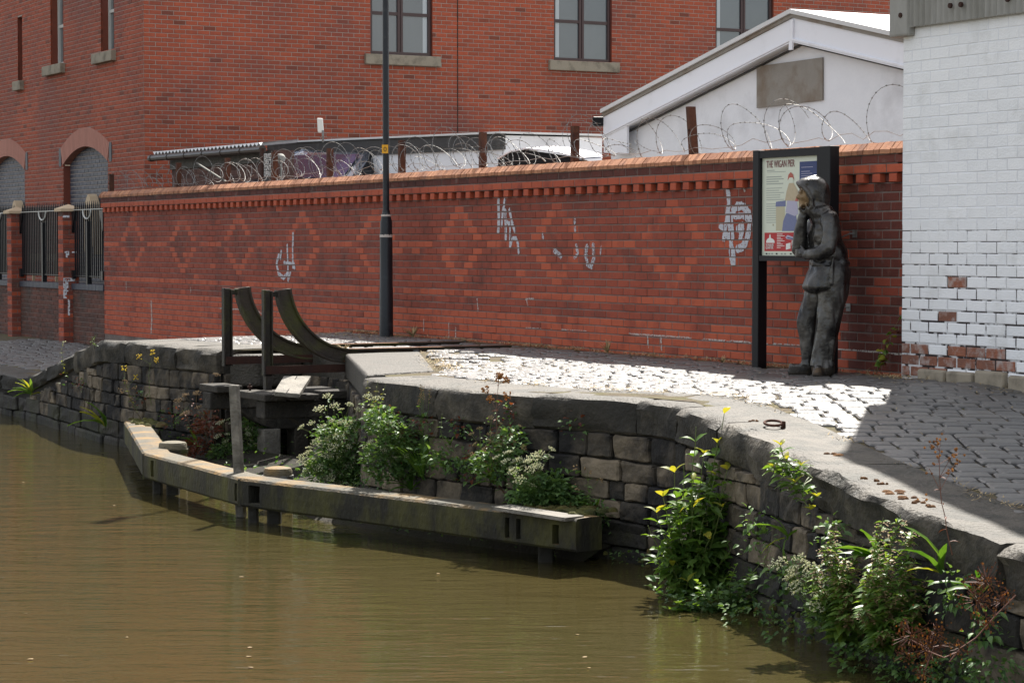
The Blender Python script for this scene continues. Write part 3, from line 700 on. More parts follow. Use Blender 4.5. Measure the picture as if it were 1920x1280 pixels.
marks([(.022, [(1081, 460), (1084, 475), (1078, 482)]), (.030, [(1101, 462), (1099, 480), (1102, 495), (1109, 500), (1114, 485), (1113, 460)]), (.012, [(1128, 462), (1126, 478)]), (.03, [(1040, 470), (1052, 480)]), (.02, [(1078, 410), (1079, 432)]), (.018, [(1018, 438), (1019, 446)])], 'graffiti', 'paint_graffiti', drop=.2)
marks([(.028, [(284, 566), (285, 600), (284, 622)]), (.012, [(237, 527), (237, 545)]), (.012, [(358, 540), (358, 548)]), (.010, [(895, 560), (897, 582)]), (.012, [(986, 560), (1002, 560)]), (.012, [(795, 600), (795, 620)]), (.012, [(842, 605), (842, 632)]), (.012, [(855, 615), (855, 632)]), (.010, [(410, 578), (480, 581), (497, 592)]), (.012, [(1215, 632), (1216, 650)]), (.014, [(1240, 635), (1241, 655)]), (.012, [(1395, 350), (1397, 358)]), (.01, [(988, 560), (990, 572)])], 'lime_stain', 'lime_bloom', drop=.22, skip_joint=False)
marks([(.008, [(1180, 625), (1250, 630), (1408, 642)]), (.006, [(1425, 643), (1500, 647)]), (.007, [(1565, 653), (1690, 664)]), (.004, [(985, 614), (1100, 620)])], 'lime_stain', 'lime_bloom', drop=.2, skip_joint=False, lift=.001)
# fixings on the wall behind the statue
for (px, py) in ((1604, 438), (1592, 576)):
    u, z = wallpx(px, py); o = thing('wall_bracket', 'small galvanised bracket on the red wall %s' % ('level with the statue\'s chest' if py < 500 else 'level with the statue\'s knees'), 'bracket', TW(u, 0, z), 'brackets behind the statue')
    q = MB(); q.box(TW(u-.03, .003, z-.035), (DT[0]*.06, DT[1]*.06, 0), (NT[0]*.008, NT[1]*.008, 0), (0, 0, .07)); q.build('plate', 'galvanised', o, origin=o.location)
    q = MB(); q.tube([TW(u, .01, z), TW(u+.01, .05, z), TW(u+.06, .075, z-.02), TW(u+.14, .085, z-.05)], .007, 6); q.build('hook', 'galvanised', o, origin=o.location)
# ------------------------------------------------------------------ red brick mill behind
CM = (-6.61, 41.0); ND = (-DT[0], -DT[1]); LM, CMH = .23, .0815
mill = thing('brick_mill_building', 'tall red brick mill building behind the boundary wall', 'building', (CM[0], CM[1], .7))
def MR(s, d, z): return Vector((CM[0]+DR[0]*s+ND[0]*d, CM[1]+DR[1]*s+ND[1]*d, z))     # right facade: along s, out d
def ML(s, d, z): return Vector((CM[0]+DT[0]*s+NT[0]*d, CM[1]+DT[1]*s+NT[1]*d, z))     # left facade
def dv(D, k): return Vector((D[0]*k, D[1]*k, 0))
br = Bricks(CM, DR, ND); bl = Bricks(CM, DT, NT); ZT = 8.3
wins_r = []
for (x0, x1, yb) in ((695, 811, 101), (1039, 1147, 113), (1342, 1450, 126)):
    s0, zb = PV(x0, yb, CM, DR); s1, _ = PV(x1, yb, CM, DR); wins_r.append((s0, s1, zb, zb+2.05))
wins_l = []
for (x0, x1, yb) in ((189, 214, 97), (95, 119, 121), (33.5, 42, 152)):
    s1, zb = PV(x0, yb, CM, DT); s0, zb2 = PV(x1, yb, CM, DT); wins_l.append((s0, s1, (zb+zb2)/2, (zb+zb2)/2+(2.2 if x0 > 50 else 1.33)))
arches = []
for (x0, x1, ysp, ytop, yot) in ((118, 202, 306, 287, 252), (-60, 45, 320, 309, 280)):
    s1, zs = PV(x0, ysp, CM, DT); s0, zs2 = PV(x1, ysp, CM, DT); zs = (zs+zs2)/2
    if x0 < 0: s0 = PV(46, ysp, CM, DT)[0]; s1 = s0+(arches[0][1]-arches[0][0]); zs = arches[0][2]
    arches.append((s0, s1, zs, .32, .37))            # rise, ring depth
holes_l = list(wins_l)
for (s0, s1, zs, rise, rd) in arches:
    holes_l.append((s0, s1, 0, zs)); mid = (s0+s1)/2; hw = (s1-s0)/2
    z = zs
    while z < zs+rise+rd:
        # outer ring edge: parabola
        f = 1-(z+CMH/2-zs-rd*.7)/(rise+rd*.16+1e-6); w_ = hw+.02 if f > 1 else (hw+.02)*math.sqrt(max(0, f))
        holes_l.append((mid-w_, mid+w_, z, z+CMH)); z += CMH
def mtone(u, z): return (.55 + .22*nz((u*.4, z*.5, 9))) if random.random() > .035 else random.uniform(-.1, .12)
k = 0
z = 1.6
while z < ZT:
    off = LM/2*(k % 2); br.course(.0, 22, z, CMH, LM, off, 'brick_mill', mtone, holes=wins_r, joint=.012, jit=.18)
    bl.course(.0, 22, z, CMH, LM, off+LM/4, 'brick_mill', lambda u, z: mtone(u, z)-.12, holes=holes_l, joint=.012, jit=.16); z += CMH; k += 1
bi = Bricks((CM[0]-NT[0]*.14, CM[1]-NT[1]*.14), DT, NT)
for (s0, s1, zs, rise, rd) in arches:
    z = .9; k = 0
    while z < zs+rise:
        x = (z-zs)/rise; w_ = (s1-s0)/2*(1 if x < 0 else math.sqrt(max(0, 1-x))); m_ = (s0+s1)/2
        bi.course(m_-w_, m_+w_, z, CMH, LM, LM/2*(k % 2), 'brick_blue', lambda u, z: .5, joint=.014, jit=.3, name='blue_brick'); z += CMH; k += 1
emit_bricks([br, bl], mill, 'brick', 300, margin=150); emit_bricks([bi], mill, 'blue_brick', 300, margin=150)
org = mill.location
def with_holes(q, F, D, N, u0, u1, z0, z1, holes, d):
    """flat wall sheet with rectangular holes, as strips"""
    us = sorted({u0, u1, *[h[0] for h in holes], *[h[1] for h in holes]}); us = [u for u in us if u0 <= u <= u1]
    for a, b in zip(us, us[1:]):
        zs_ = [(z0, z1)]
        for h in holes:
            if h[0] < (a+b)/2 < h[1]:
                n_ = []
                for (p, r) in zs_:
                    if h[3] <= p or h[2] >= r: n_.append((p, r)); continue
                    if h[2] > p: n_.append((p, h[2]))
                    if h[3] < r: n_.append((h[3], r))
                zs_ = n_
        for p, r in zs_: q.add([F(a, d, p), F(b, d, p), F(b, d, r), F(a, d, r)], [(0, 1, 2, 3)])
q = MB(); with_holes(q, MR, DR, ND, 0, 22, .6, 13.3, wins_r, -.008); 
arch_h = [(a[0], a[1], .6, a[2]+a[3]+.03) for a in arches]
with_holes(q, ML, DT, NT, 0, 22, .6, 13.3, wins_l+arch_h, -.008)
for (s0, s1, zs, rise, rd) in arches:   # backing of the infill
    q.add([ML(s0, -.148, .6), ML(s1, -.148, .6), ML(s1, -.148, zs+rise), ML(s0, -.148, zs+rise)], [(0, 1, 2, 3)])
q.build('mortar', 'mortar_mill', mill, origin=org)
# upper storeys out of the picture, roof
mm_ = bpy.data.materials.new('brick_upper'); mm_.use_nodes = True; nt = mm_.node_tree; tb = node(nt, 'ShaderNodeTexBrick'); tc_ = node(nt, 'ShaderNodeTexCoord'); mp = node(nt, 'ShaderNodeMapping'); mp.inputs['Rotation'].default_value = (R(90), 0, 0)
nt.links.new(tc_.outputs['Object'], mp.inputs[0]); nt.links.new(mp.outputs[0], tb.inputs[0]); tb.inputs['Color1'].default_value = (.30, .07, .04, 1); tb.inputs['Color2'].default_value = (.36, .085, .045, 1); tb.inputs['Mortar'].default_value = (.35, .3, .26, 1); tb.inputs['Scale'].default_value = 2.17; tb.inputs['Row Height'].default_value = .177; tb.inputs['Brick Width'].default_value = .5
nt.links.new(tb.outputs[0], nt.nodes['Principled BSDF'].inputs[0]); nt.nodes['Principled BSDF'].inputs['Roughness'].default_value = .85; MATS['brick_upper'] = mm_
q = MB(); q.prism([MR(-.002, .002, ZT+.02), MR(22, .002, ZT+.02), MR(22, -20, ZT+.02), MR(-.002, -20, ZT+.02)], (0, 0, 13.4-ZT)); q.build('upper_storey', 'brick_upper', mill, origin=org)
q = MB(); q.prism([MR(-.3, .3, 15.82), MR(22, .3, 15.82), MR(22, -10, 19)], tuple(dv(DR, .01)), 0) if False else q.prism([MR(-.3, .3, 13.43), MR(-.3, -20.3, 13.43), MR(-.3, -10, 14.6)], tuple(dv(DR, 23))); q.build('roof', 'shed_dark', mill, origin=org)
def window(parent, F, D, N, s0, s1, z0, z1, fmat, deep, mull=True, name='window', bars=2):
    o = bpy.data.objects.new(name, None); o.location = F((s0+s1)/2, -deep, z0)-parent.location; link(o, parent); og = parent.location
    def part(nm, mname, items, bev=0):
        q = MB()
        for (a, b, za, zb, d0, d1) in items: q.box(F(a, d0, za), dv(D, b-a), dv(N, d1-d0), (0, 0, zb-za))
        me_o = q.build(nm, mname); me_o.parent = o; me_o.location = -(og+o.location); return me_o
    fw = .06; m_ = (s0+s1)/2; zt = .78
    its = [(s0, s1, z0, z0+fw, -deep-.06, -deep+.01), (s0, s1, z1-fw, z1, -deep-.06, -deep+.01), (s0, s0+fw, z0+fw, z1-fw, -deep-.06, -deep+.01), (s1-fw, s1, z0+fw, z1-fw, -deep-.06, -deep+.01)]
    part('frame', fmat, its)
    part('mullion', fmat, [(m_-.055, m_-.008, z0+fw, z1-fw, -deep-.05, -deep+.004), (m_+.008, m_+.055, z0+fw, z1-fw, -deep-.05, -deep+.004), (m_-.008, m_+.008, z0+fw, z1-fw, -deep-.05, -deep-.012)])
    part('transom', fmat, [(s0+fw, m_-.056, z0+zt-.03, z0+zt+.03, -deep-.05, -deep), (m_+.056, s1-fw, z0+zt-.03, z0+zt+.03, -deep-.05, -deep)])
    for (a, b) in ((s0+fw, m_-.055), (m_+.055, s1-fw)):
        for (za, zb) in ((z0+fw, z0+zt-.03), (z0+zt+.03, z1-fw)):
            p = part('pane', 'pane', [(a, b, za, zb, -deep-.045, -deep-.03)]); p['tone'] = random.uniform(.2, .8)
    q = MB()   # reveal
    for (a, b) in ((s0-.004, s0), (s1, s1+.004)): q.box(F(a, -.3, z0), dv(D, b-a), dv(N, .295), (0, 0, z1-z0))
    q.box(F(s0, -.3, z1), dv(D, s1-s0), dv(N, .295), (0, 0, .004)); q.box(F(s0, -.3, z0-.004), dv(D, s1-s0), dv(N, .298), (0, 0, .004)); q.box(F(s0, -.34, z0), dv(D, s1-s0), dv(N, .03), (0, 0, z1-z0))
    ro = q.build('reveal', 'brick_mill'); ro.parent = o; ro.location = -(og+o.location)
    return o
for (s0, s1, z0, z1) in wins_r:
    w_ = window(mill, MR, DR, ND, s0, s1, z0, z1, 'window_frame', .07)
    q = MB(); q.box(MR(s0-.13, -.05, z0-.2), dv(DR, s1-s0+.28), dv(ND, .13), (0, 0, .195)); o = bevel(q.build('sill', 'sill_stone'), .012); o.parent = w_; o.location = -(mill.location+w_.location)
    q = MB(); a = s1-.16 if s0 < 8 else s0+.075; q.box(MR(a, -.1045, z0+.07), dv(DR, .09), dv(ND, .006), (0, 0, 1.9)); o = q.build('reveal_reflection', 'reveal_reflection'); o.parent = w_; o.location = -(mill.location+w_.location)  # pale strip on the panes paints the reveal's reflection
for i, (s0, s1, z0, z1) in enumerate(wins_l):
    w_ = window(mill, ML, DT, NT, s0, s1, z0, z1, 'frame_pale' if i < 2 else 'window_frame', .16)
    ex = .1 if i == 2 else .3
    q = MB(); q.box(ML(s0-.1, -.05, z0-.2), dv(DT, s1-s0+.1+ex), dv(NT, .15), (0, 0, .195)); o = bevel(q.build('sill', 'sill_stone'), .012); o.parent = w_; o.location = -(mill.location+w_.location)
s_j, _ = PV(858, 100, CM, DR); q = MB(); q.box(MR(s_j-.009, -.01, 1.6), dv(DR, .018), dv(ND, .0135), (0, 0, ZT-1.6)); q.build('movement_joint', 'wall_core', mill, origin=org)
for (s0, s1, zs, rise, rd) in arches:      # arch rings of narrow bricks
    mid, hw = (s0+s1)/2, (s1-s0)/2; n = 34
    for i in range(n):
        q = MB(); pts = []
        for u in (-1+2*(i+.06)/n, -1+2*(i+.94)/n):
            pts.append((mid+hw*u, zs+rise*(1-u*u), u))
        (ua, za, fa), (ub, zb, fb) = pts; ea, eb = rd, rd
        top = lambda f: (.12*f, rd*(1-.1*abs(f)))
        P = [ML(ua, .012, za), ML(ub, .012, zb), ML(ub+top(fb)[0], .012, zb+top(fb)[1]), ML(ua+top(fa)[0], .012, za+top(fa)[1])]
        q.prism(P, tuple(dv(NT, -.2)), random.uniform(.2, .8)); q.build('arch_brick', 'arch_brick', mill, origin=P[0])
    for sgn in (-1, 1):
        u = mid+sgn*(hw+.17); q = MB(); q.box(ML(u-.07, -.02, zs-.02), dv(DT, .14), dv(NT, .03), (0, 0, .36)); q.build('kneeler', 'brick_blue', mill, origin=org)
    q = MB()
    for u in (s0, s1): q.box(ML(u-.003, -.15, .6), dv(DT, .006), dv(NT, .14), (0, 0, zs-.6))
    q.build('jamb', 'brick_mill', mill, origin=org)

# ------------------------------------------------------------------ fence on the left: low wall, piers, iron railings
def FW(t, w, z): return TW(t, w, z)
gz = .70; lowz = PV(170, 535, A0, DT)[1]
lw = thing('low_fence_wall', 'low brown brick wall with blue brick coping under the iron railings', 'wall', TW(24, 0, gz))
fb = Bricks(A0, DT, NT); z = .45; k = 0
while z < lowz-.09:
    fb.course(T_END+.01, 31, z, .0815, .23, .115*(k % 2), 'brick_brown', lambda u, z: .4, joint=.012, jit=.3); z += .0815; k += 1
fb.course(T_END+.01, 31, lowz-.09, .11, .0775, 0, 'brick_blue', lambda u, z: .2, joint=.006, proud=.02, depth=.3, name='coping_brick')
emit_bricks([fb], lw, 'brick', 300, margin=120); emit_bricks([fb], lw, 'coping_brick', 300, margin=120)
q = MB(); q.box(TW(T_END+.01, -.01, .3), dv(DT, 9.5), dv(NT, -.22), (0, 0, lowz-.38)); q.build('mortar', 'mortar', lw, origin=lw.location)
piers = []
for i, (px0, px1, yt) in enumerate(((109, 144, 398), (13, 40, 404))):
    t0 = PV(px0+3, 500, TW(0, .14), DT)[0]; pw = .29
    pt, zt = PV((px0+px1)/2, yt, TW(0, .1), DT); zt = 3.02
    P = thing('gate_pier', ['paint-splashed square brick pier nearest the red wall', 'clean square brick pier at the left edge of the photo'][i], 'pier', TW(t0-.14, 0, .6), 'brick piers of the railings')
    a = TW(t0, .15); sets = [Bricks((a.x, a.y), DT, NT), Bricks((a.x, a.y), ND, NT)]
    bA = Bricks(tuple(TW(t0-pw, .17)[:2]), DT, NT); bB = Bricks(tuple(TW(t0-pw, .17)[:2]), DR, ND); z = .5; k = 0
    while z < zt-.001:
        bA.course(0, pw, z, .0815, .23, .115*(k % 2), 'brick_bright' if k % 3 else 'brick_fence', lambda u, z: .3, joint=.01, jit=.25); bB.course(0, pw, z, .0815, .23, .115*((k+1) % 2), 'brick_fence' if k % 4 else 'brick_bright', lambda u, z: .55, joint=.01, jit=.25); z += .0815; k += 1
    zt = z
    emit_bricks([bA, bB], P, 'brick', 300, margin=120)
    q = MB(); q.box(TW(t0-pw+.006, .164, .4), dv(DT, pw-.006), dv(NT, -pw), (0, 0, zt-.4)); q.build('mortar', 'mortar', P, origin=P.location)
    q = MB(); c = [TW(t0-pw-.05, .22, zt), TW(t0+.05, .22, zt), TW(t0+.05, -.18, zt), TW(t0-pw-.05, -.18, zt)]; vs = c+[p+Vector((0, 0, .05)) for p in c]+[sum(c, Vector())/4+Vector((0, 0, .13))]
    q.add(vs, [(0, 1, 2, 3), (0, 4, 5, 1), (1, 5, 6, 2), (2, 6, 7, 3), (3, 7, 4, 0), (4, 8, 5), (5, 8, 6), (6, 8, 7), (7, 8, 4)]); q.build('cap', 'cream_stone', P, origin=P.location)
    if i == 0:
        q = MB(); rr = random.Random(5)
        for (u0, u1, z0, z1) in ((.03, .28, 2.30, 2.335), (.05, .11, 2.22, 2.33), (.0, .22, 1.80, 1.86), (.0, .07, 1.50, 1.84), (.08, .12, 1.2, 1.5), (.03, .09, 1.62, 1.80), (.0, .12, 2.92, 2.96)):
            n_ = int((u1-u0)/.012); m_ = max(1, int((z1-z0)/.012))
            for x in range(n_):
                for y in range(m_):
                    if nz((u0+x*.3, z0+y*.3, 7)) > .22: continue
                    p = TW(t0-pw, .17)+dv(DR, u0+x*.012)+dv(ND, .0045)+Vector((0, 0, z0+y*.012)); q.add([p, p+dv(DR, .012), p+dv(DR, .012)+Vector((0, 0, .012)), p+Vector((0, 0, .012))], [(0, 1, 2, 3)])
        q.build('paint_splash', 'wall_paint_white', P, origin=P.location, kind='stuff')
    piers.append((t0-pw, t0))
spans = [(T_END+.02, piers[0][0], 'iron railing panel between the red wall and the paint-splashed pier'), (piers[0][1], piers[1][0], 'iron railing panel between the two brick piers'), (piers[1][1], piers[1][1]+2.4, 'iron railing panel cut off by the left edge of the photo')]
for i, (ta, tb_, lab) in enumerate(spans):
    o = thing('railing_panel', lab, 'railing', TW((ta+tb_)/2, 0, lowz), 'iron railing panels'); og = o.location; wv = -.02; zt = 3.0; zb = lowz+.13
    q = MB(); n_ = int((tb_-ta)/.108)
    for k in range(1, n_):
        t_ = ta+(tb_-ta)*k/n_; q.box(TW(t_-.012, wv-.012, zb), dv(DT, .024), dv(NT, .024), (0, 0, zt+.13-zb))
        q.tube([TW(t_, wv, zt+.13), TW(t_, wv, zt+.2)], [.012, .002], 5)
    q.build('bars', 'iron_black', o, origin=og, kind='stuff')
    for zz in (zt+.045, zb+.02): q = MB(); q.box(TW(ta, wv-.025, zz), dv(DT, tb_-ta), dv(NT, .045), (0, 0, .012)); q.build('rail', 'iron_black' if zz < 2.5 else 'frame_pale', o, origin=og)
    tm_ = (ta+tb_)/2; q = MB(); q.box(TW(tm_-.035, wv-.04, lowz), dv(DT, .07), dv(NT, .08), (0, 0, zt-lowz-.15)); q.build('post', 'iron_black', o, origin=og)
    q = MB(); q.tube([TW(tm_+.22*c_, wv+.03, zt+.04-.15*s_) for c_, s_ in [(math.cos(a), math.sin(a)) for a in [math.pi*k/12 for k in range(13)]]], .014, 6); q.build('scroll', 'frame_pale' if i < 3 else 'iron_black', o, origin=og)
    for sgn, te in ((1, ta), (-1, tb_)):
        q = MB(); q.prism([TW(te, wv-.02, zt+.03), TW(te+sgn*.2, wv-.02, zt+.03), TW(te, wv-.02, zt-.35)], tuple(dv(NT, .05))); q.box(TW(te, wv-.02, zb-.03), dv(DT, sgn*.1), dv(NT, .06), (0, 0, .15)); q.build('stay', 'iron_black', o, origin=og)
for i, (px, yt) in enumerate(((168, 364), (29, 376))):      # cream lancet hoods on the blue infill
    P0 = ML(0, .03, 0); s_, zt = PV(px, yt, P0, DT)
    o = thing('lancet_arch_ornament', ['cream pointed arch ornament on blue brick nearest the red wall', 'cream pointed arch ornament rising above the left-hand pier cap'][i], 'ornament', ML(s_, .03, zt-1.1), 'cream pointed arches')
    q = MB(); N_ = 14; outer = []; inner = []
    for k in range(N_+1):
        f = -1+2*k/N_; hw = .36; z_ = zt-(abs(f)**1.7)*.52; outer.append((s_+hw*f, z_)); inner.append((s_+hw*.45*f, zt-.24-(abs(f)**1.7)*.30))
    for k in range(N_):
        P = [ML(inner[k][0], -.1, inner[k][1]), ML(inner[k+1][0], -.1, inner[k+1][1]), ML(outer[k+1][0], -.1, outer[k+1][1]), ML(outer[k][0], -.1, outer[k][1])]; q.prism(P, tuple(dv(NT, .16)))
    q.build('hood', 'cream_stone', o, origin=o.location)
    for sgn in (-1, 1):
        q = MB(); u = s_+sgn*.28; q.prism([ML(u-.08, -.1, zt-.53), ML(u+.08, -.1, zt-.53), ML(u+.05, -.1, zt-1.0), ML(u-.03, -.1, zt-1.15)], tuple(dv(NT, .15))); q.build('leg', 'cream_stone', o, origin=o.location)
sA, zA = PV(58, 484, ML(0, .5, 0), DT); sB, zB = PV(108, 498, ML(0, .5, 0), DT)
q = MB(); q.box(ML(sB, .48, zA-.05), dv(DT, sA-sB), dv(NT, .04), (0, 0, .14)); q.box(ML(sB+.1, .46, .66), dv(DT, .05), dv(NT, .05), (0, 0, zA-.72)); q.box(ML(sA-.15, .46, .66), dv(DT, .05), dv(NT, .05), (0, 0, zA-.72))
tag(q.build('low_barrier', 'cream_stone'), 'cream board barrier standing behind the railings', 'barrier')

# ------------------------------------------------------------------ white painted brick building on the right
WP = TW(-.17, .13); wb = thing('white_brick_building', 'white painted brick building with corrugated cladding above', 'building', TW(-3, .13, 1.0))
ws = Bricks((WP.x, WP.y), (-DT[0], -DT[1]), NT); LW_, CW = .243, .0948; zc_ = 4.27; k = 0; z = zc_-CW*34
bare = {}
def at_px(px, py): return PV(px, py, (WP.x, WP.y), (-DT[0], -DT[1]))
bpts = [at_px(*p) for p in ((1801, 521), (1775, 585), (1728, 651), (1800, 655), (1812, 657), (1735, 670), (1705, 668), (1695, 690), (1725, 690), (1845, 683), (1800, 683), (1830, 665), (1712, 700), (1765, 675), (1880, 672), (1870, 690), (1745, 690), (1702, 655))]
def wmat(u, z):
    for (a, b) in bpts:
        if abs(u-a) < LW_*.45 and abs(z+CW/2-b) < CW*.5: return 'brick_bare'
    return 'brick_white' if not (z < 1.62 and random.random() < .16*min(1, (1.75-z)*2)) else 'brick_bare'
crk = 0
while z < zc_-.001:
    low = max(0, 1-(z-1.2)/1.35)          # lower courses are weathered: joints open
    j = .0035+.012*min(1, low*1.4)
    off = LW_/2*(k % 2); ws.course(0, 9, z, CW, LW_, off, wmat, lambda u, z: .6-.25*max(0, 1-(z-1.2)/1.2), joint=j, jit=.22, depth=.05); z += CW; k += 1
emit_bricks([ws], wb, 'brick', 300, e=.006, margin=200)
def WB(u, d, z): return Vector((WP.x-DT[0]*u+NT[0]*d, WP.y-DT[1]*u+NT[1]*d, z))
og = wb.location
q = MB(); q.prism([WB(0.004, -.006, .3), WB(12, -.006, .3), WB(12, -.006, 7.05), WB(6, -.006, 9.3), WB(0.004, -.006, 7.05)], tuple(dv(DR, 9))); q.build('wall_body', 'mortar_white', wb, origin=og)
q = MB(); q.box(WB(.003, -.005, 2.62), dv(ND, 9), dv(NT, .0018), (0, 0, 1.66)); q.build('paint_coat', 'wall_paint_white', wb, origin=og)
q = MB()
for k in range(14): q.box(WB(.25+k*.38+random.uniform(0, .03), -.02, .9), dv(ND, .35+random.uniform(-.03, 0)), dv(NT, .05+random.uniform(0, .03)), (0, 0, G(-.3-k*.38, .1)-.86+.04+random.uniform(0, .03)))
bevel(q.build('footing', 'sill_stone', wb, origin=og), .02)
q = MB(); N_ = 720; vs = []; ztop = lambda u: 7.05+.375*min(u, 12-u)
for i in range(N_+1):
    u = .14+11.8*i/N_; d = .050+.017*math.cos(2*math.pi*(u/.0755)); vs += [WB(u, d, 4.26+.01), WB(u, d, ztop(u))]
q.add(vs, [(2*i, 2*i+2, 2*i+3, 2*i+1) for i in range(N_)]); q.build('corrugated_cladding', 'cladding', wb, origin=og, smooth=True)
q = MB(); q.box(WB(-.09, -.3, 4.20), dv(ND, .25), dv(NT, .385), (0, 0, 2.8)); bevel(q.build('corner_flashing', 'cladding', wb, origin=og), .02)
for (px, py) in ((1797, 12), (1817, 10), (1704, 30), (1905, 0)):
    u, z_ = at_px(px, py); q = MB(); c = WB(u, .075, z_); q.tube([c, c+dv(NT, .02)], .022, 8); q.build('bolt', 'rust', wb, origin=c)
q = MB(); q.prism([WB(-.12, .1, 7.0), WB(-.12, .1, 7.1), WB(6, .1, 9.45), WB(12.2, .1, 7.1), WB(12.2, .1, 7.0), WB(6, .1, 9.35)], tuple(dv(DR, 9.4))); q.build('roof', 'cladding', wb, origin=og)

# ------------------------------------------------------------------ white gabled house behind the wall
HW = -3.0; HP = TW(0, HW); house = thing('white_gabled_house', 'low white rendered house with wide white barge boards', 'house', TW(6, HW, 2.1))
def HH(t, d, z): return TW(t, HW+d, z)
og = house.location
t_ap, z_ap = PV(1480, 17, HH(0, .2, 0), DT); t_l, z_l = PV(1125, 205, HH(0, .2, 0), DT); t_r = 2*t_ap-t_l; hs_ = (z_ap-z_l)/(t_l-t_ap)
tw_l = PV(1146, 250, HP, DT)[0]
zr = lambda t: z_ap-hs_*abs(t-t_ap)
q = MB(); q.prism([HH(tw_l, 0, 1.8), HH(tw_l, 0, zr(tw_l)-.1), HH(t_ap, 0, z_ap-.1), HH(t_r+.3, 0, zr(t_r+.3)-.1), HH(t_r+.3, 0, 1.8)], tuple(dv(DR, 9))); q.build('wall', 'wall_paint_white', house, origin=og)
def slope_board(ta, tb_, up0, up1, d0, d1, nm, mname):
    q = MB(); q.prism([HH(ta, d0, zr(ta)-up0), HH(tb_, d0, zr(tb_)-up0), HH(tb_, d0, zr(tb_)-up1), HH(ta, d0, zr(ta)-up1)], tuple(dv(NT, d1-d0))); return q.build(nm, mname, house, origin=og)
for (ta, tb_) in ((t_l, t_ap), (t_ap, t_r)):
    slope_board(ta, tb_, .10, .33, .12, .15, 'barge_board', 'board_white')
    slope_board(ta, tb_, .33, .352, .12, .175, 'moulding', 'board_white'); slope_board(ta, tb_, .355, .372, .12, .165, 'moulding', 'board_white'); slope_board(ta, tb_, .39, .405, .01, .05, 'moulding', 'shed_dark')
    slope_board(ta, tb_, .055, .096, .1, .17, 'drip_edge', 'render_grey'); slope_board(ta, tb_, .352, .36, .0, .13, 'soffit', 'board_white')
    q = MB(); q.prism([HH(ta, .2, zr(ta)), HH(tb_, .2, zr(tb_)), HH(tb_, .2, zr(tb_)-.05), HH(ta, .2, zr(ta)-.05)], tuple(dv(DR, 9.3))); q.build('roof', 'roof_sheet', house, origin=og)
q = MB(); q.prism([HH(t_l-.02, .125, zr(t_l)-.33), HH(t_l-.6, .125, zr(t_l-.6)-.332), HH(t_l-.6, .125, zr(t_l)-.60), HH(t_l-.02, .125, zr(t_l)-.56)], tuple(dv(NT, .03))); q.build('barge_foot', 'board_white', house, origin=og)
q = MB(); q.prism([HH(t_ap+.03, .152, z_ap-.12), HH(t_ap-.03, .152, z_ap-.12), HH(t_ap-.02, .152, z_ap-.46), HH(t_ap+.05, .152, z_ap-.46)], tuple(dv(NT, .02))); q.build('finial_strip', 'board_white', house, origin=og)
pa, pb = PV(1422, 125, HP, DT), PV(1545, 108, HP, DT); pc, pd = PV(1545, 188, HP, DT), PV(1422, 203, HP, DT)
q = MB(); q.prism([HH(p[0], .004, p[1]) for p in (pa, pb, pc, pd)], tuple(dv(NT, .022))); q.build('patch', 'render_grey', house, origin=og)
c = PY(1121, 228, HH(t_l, .1, 0).y); fl = thing('floodlight', 'small black floodlight under the eave of the white house', 'light', c)
q = MB(); q.box(c+Vector((-.07, -.06, -.06)), (.15, .03, 0), (0, .1, 0), (0, 0, .12)); bevel(q.build('housing', 'board_black', fl, origin=c), .015); q = MB(); q.tube([c+Vector((.03, .0, .05)), c+Vector((.09, .05, .1))], .015, 6); q.build('bracket', 'board_black', fl, origin=c)

# ------------------------------------------------------------------ sheds in the yard
SW = -2.9; SP = TW(0, SW)
def shed(name, label, pL, pR, wall_m, depth):
    o = thing(name, label, 'shed', TW((PV(*pL, SP, DT)[0]+PV(*pR, SP, DT)[0])/2, SW, 2.1)); return o
(tl, zl), (tr, zr_) = PV(505, 266, SP, DT), PV(940, 247, SP, DT)
s1_ = shed('white_shed', 'flat roofed shed with white wall and black fascia behind the razor wire', (505, 266), (940, 247), '', 2); og = s1_.location
q = MB(); q.prism([TW(tl, SW-.05, 1.9), TW(tr, SW-.05, 1.9), TW(tr, SW-.05, zr_-.05), TW(tl, SW-.05, zl-.05)], tuple(dv(DR, 1.6))); q.build('wall', 'wall_paint_white', s1_, origin=og)
q = MB(); q.prism([TW(tl+.1, SW, zl-.23), TW(tr-.05, SW, zr_-.19), TW(tr-.05, SW, zr_-.03), TW(tl+.1, SW, zl-.03)], tuple(dv(DR, .04))); q.build('fascia', 'shed_dark', s1_, origin=og)
q = MB(); q.prism([TW(tl+.1, SW-.01, zl-.30), TW(tr-.02, SW-.01, zr_-.25), TW(tr-.02, SW-.01, zr_-.2), TW(tl+.1, SW-.01, zl-.24)], tuple(dv(DR, .05))); q.build('fascia_strip', 'shed_dark', s1_, origin=og)
q = MB(); q.prism([TW(tl+.12, SW+.05, zl-.028), TW(tr-.08, SW+.05, zr_-.028), TW(tr-.08, SW+.05, zr_), TW(tl+.12, SW+.05, zl)], tuple(dv(DR, 1.8))); q.build('roof', 'roof_sheet', s1_, origin=og)
SW = -1.25; SP = TW(0, SW)
(tl2, zl2), (tr2, zr2) = PV(297, 284, SP, DT), PV(504, 266, SP, DT)
s2_ = shed('brick_shed', 'dark brick shed with corrugated roof edge and brown gutter', (297, 284), (504, 266), '', 2); og = s2_.location
q = MB(); q.prism([TW(tl2-.35, SW-.12, 1.9), TW(tr2+.1, SW-.12, 1.9), TW(tr2+.1, SW-.12, zr2-.12), TW(tl2-.35, SW-.12, zl2-.12)], tuple(dv(DR, .35)), .4); q.build('wall', 'shed_brick', s2_, origin=og)
sbk = Bricks(tuple(TW(0, SW-.115)[:2]), DT, NT); z = 2.9; k = 0
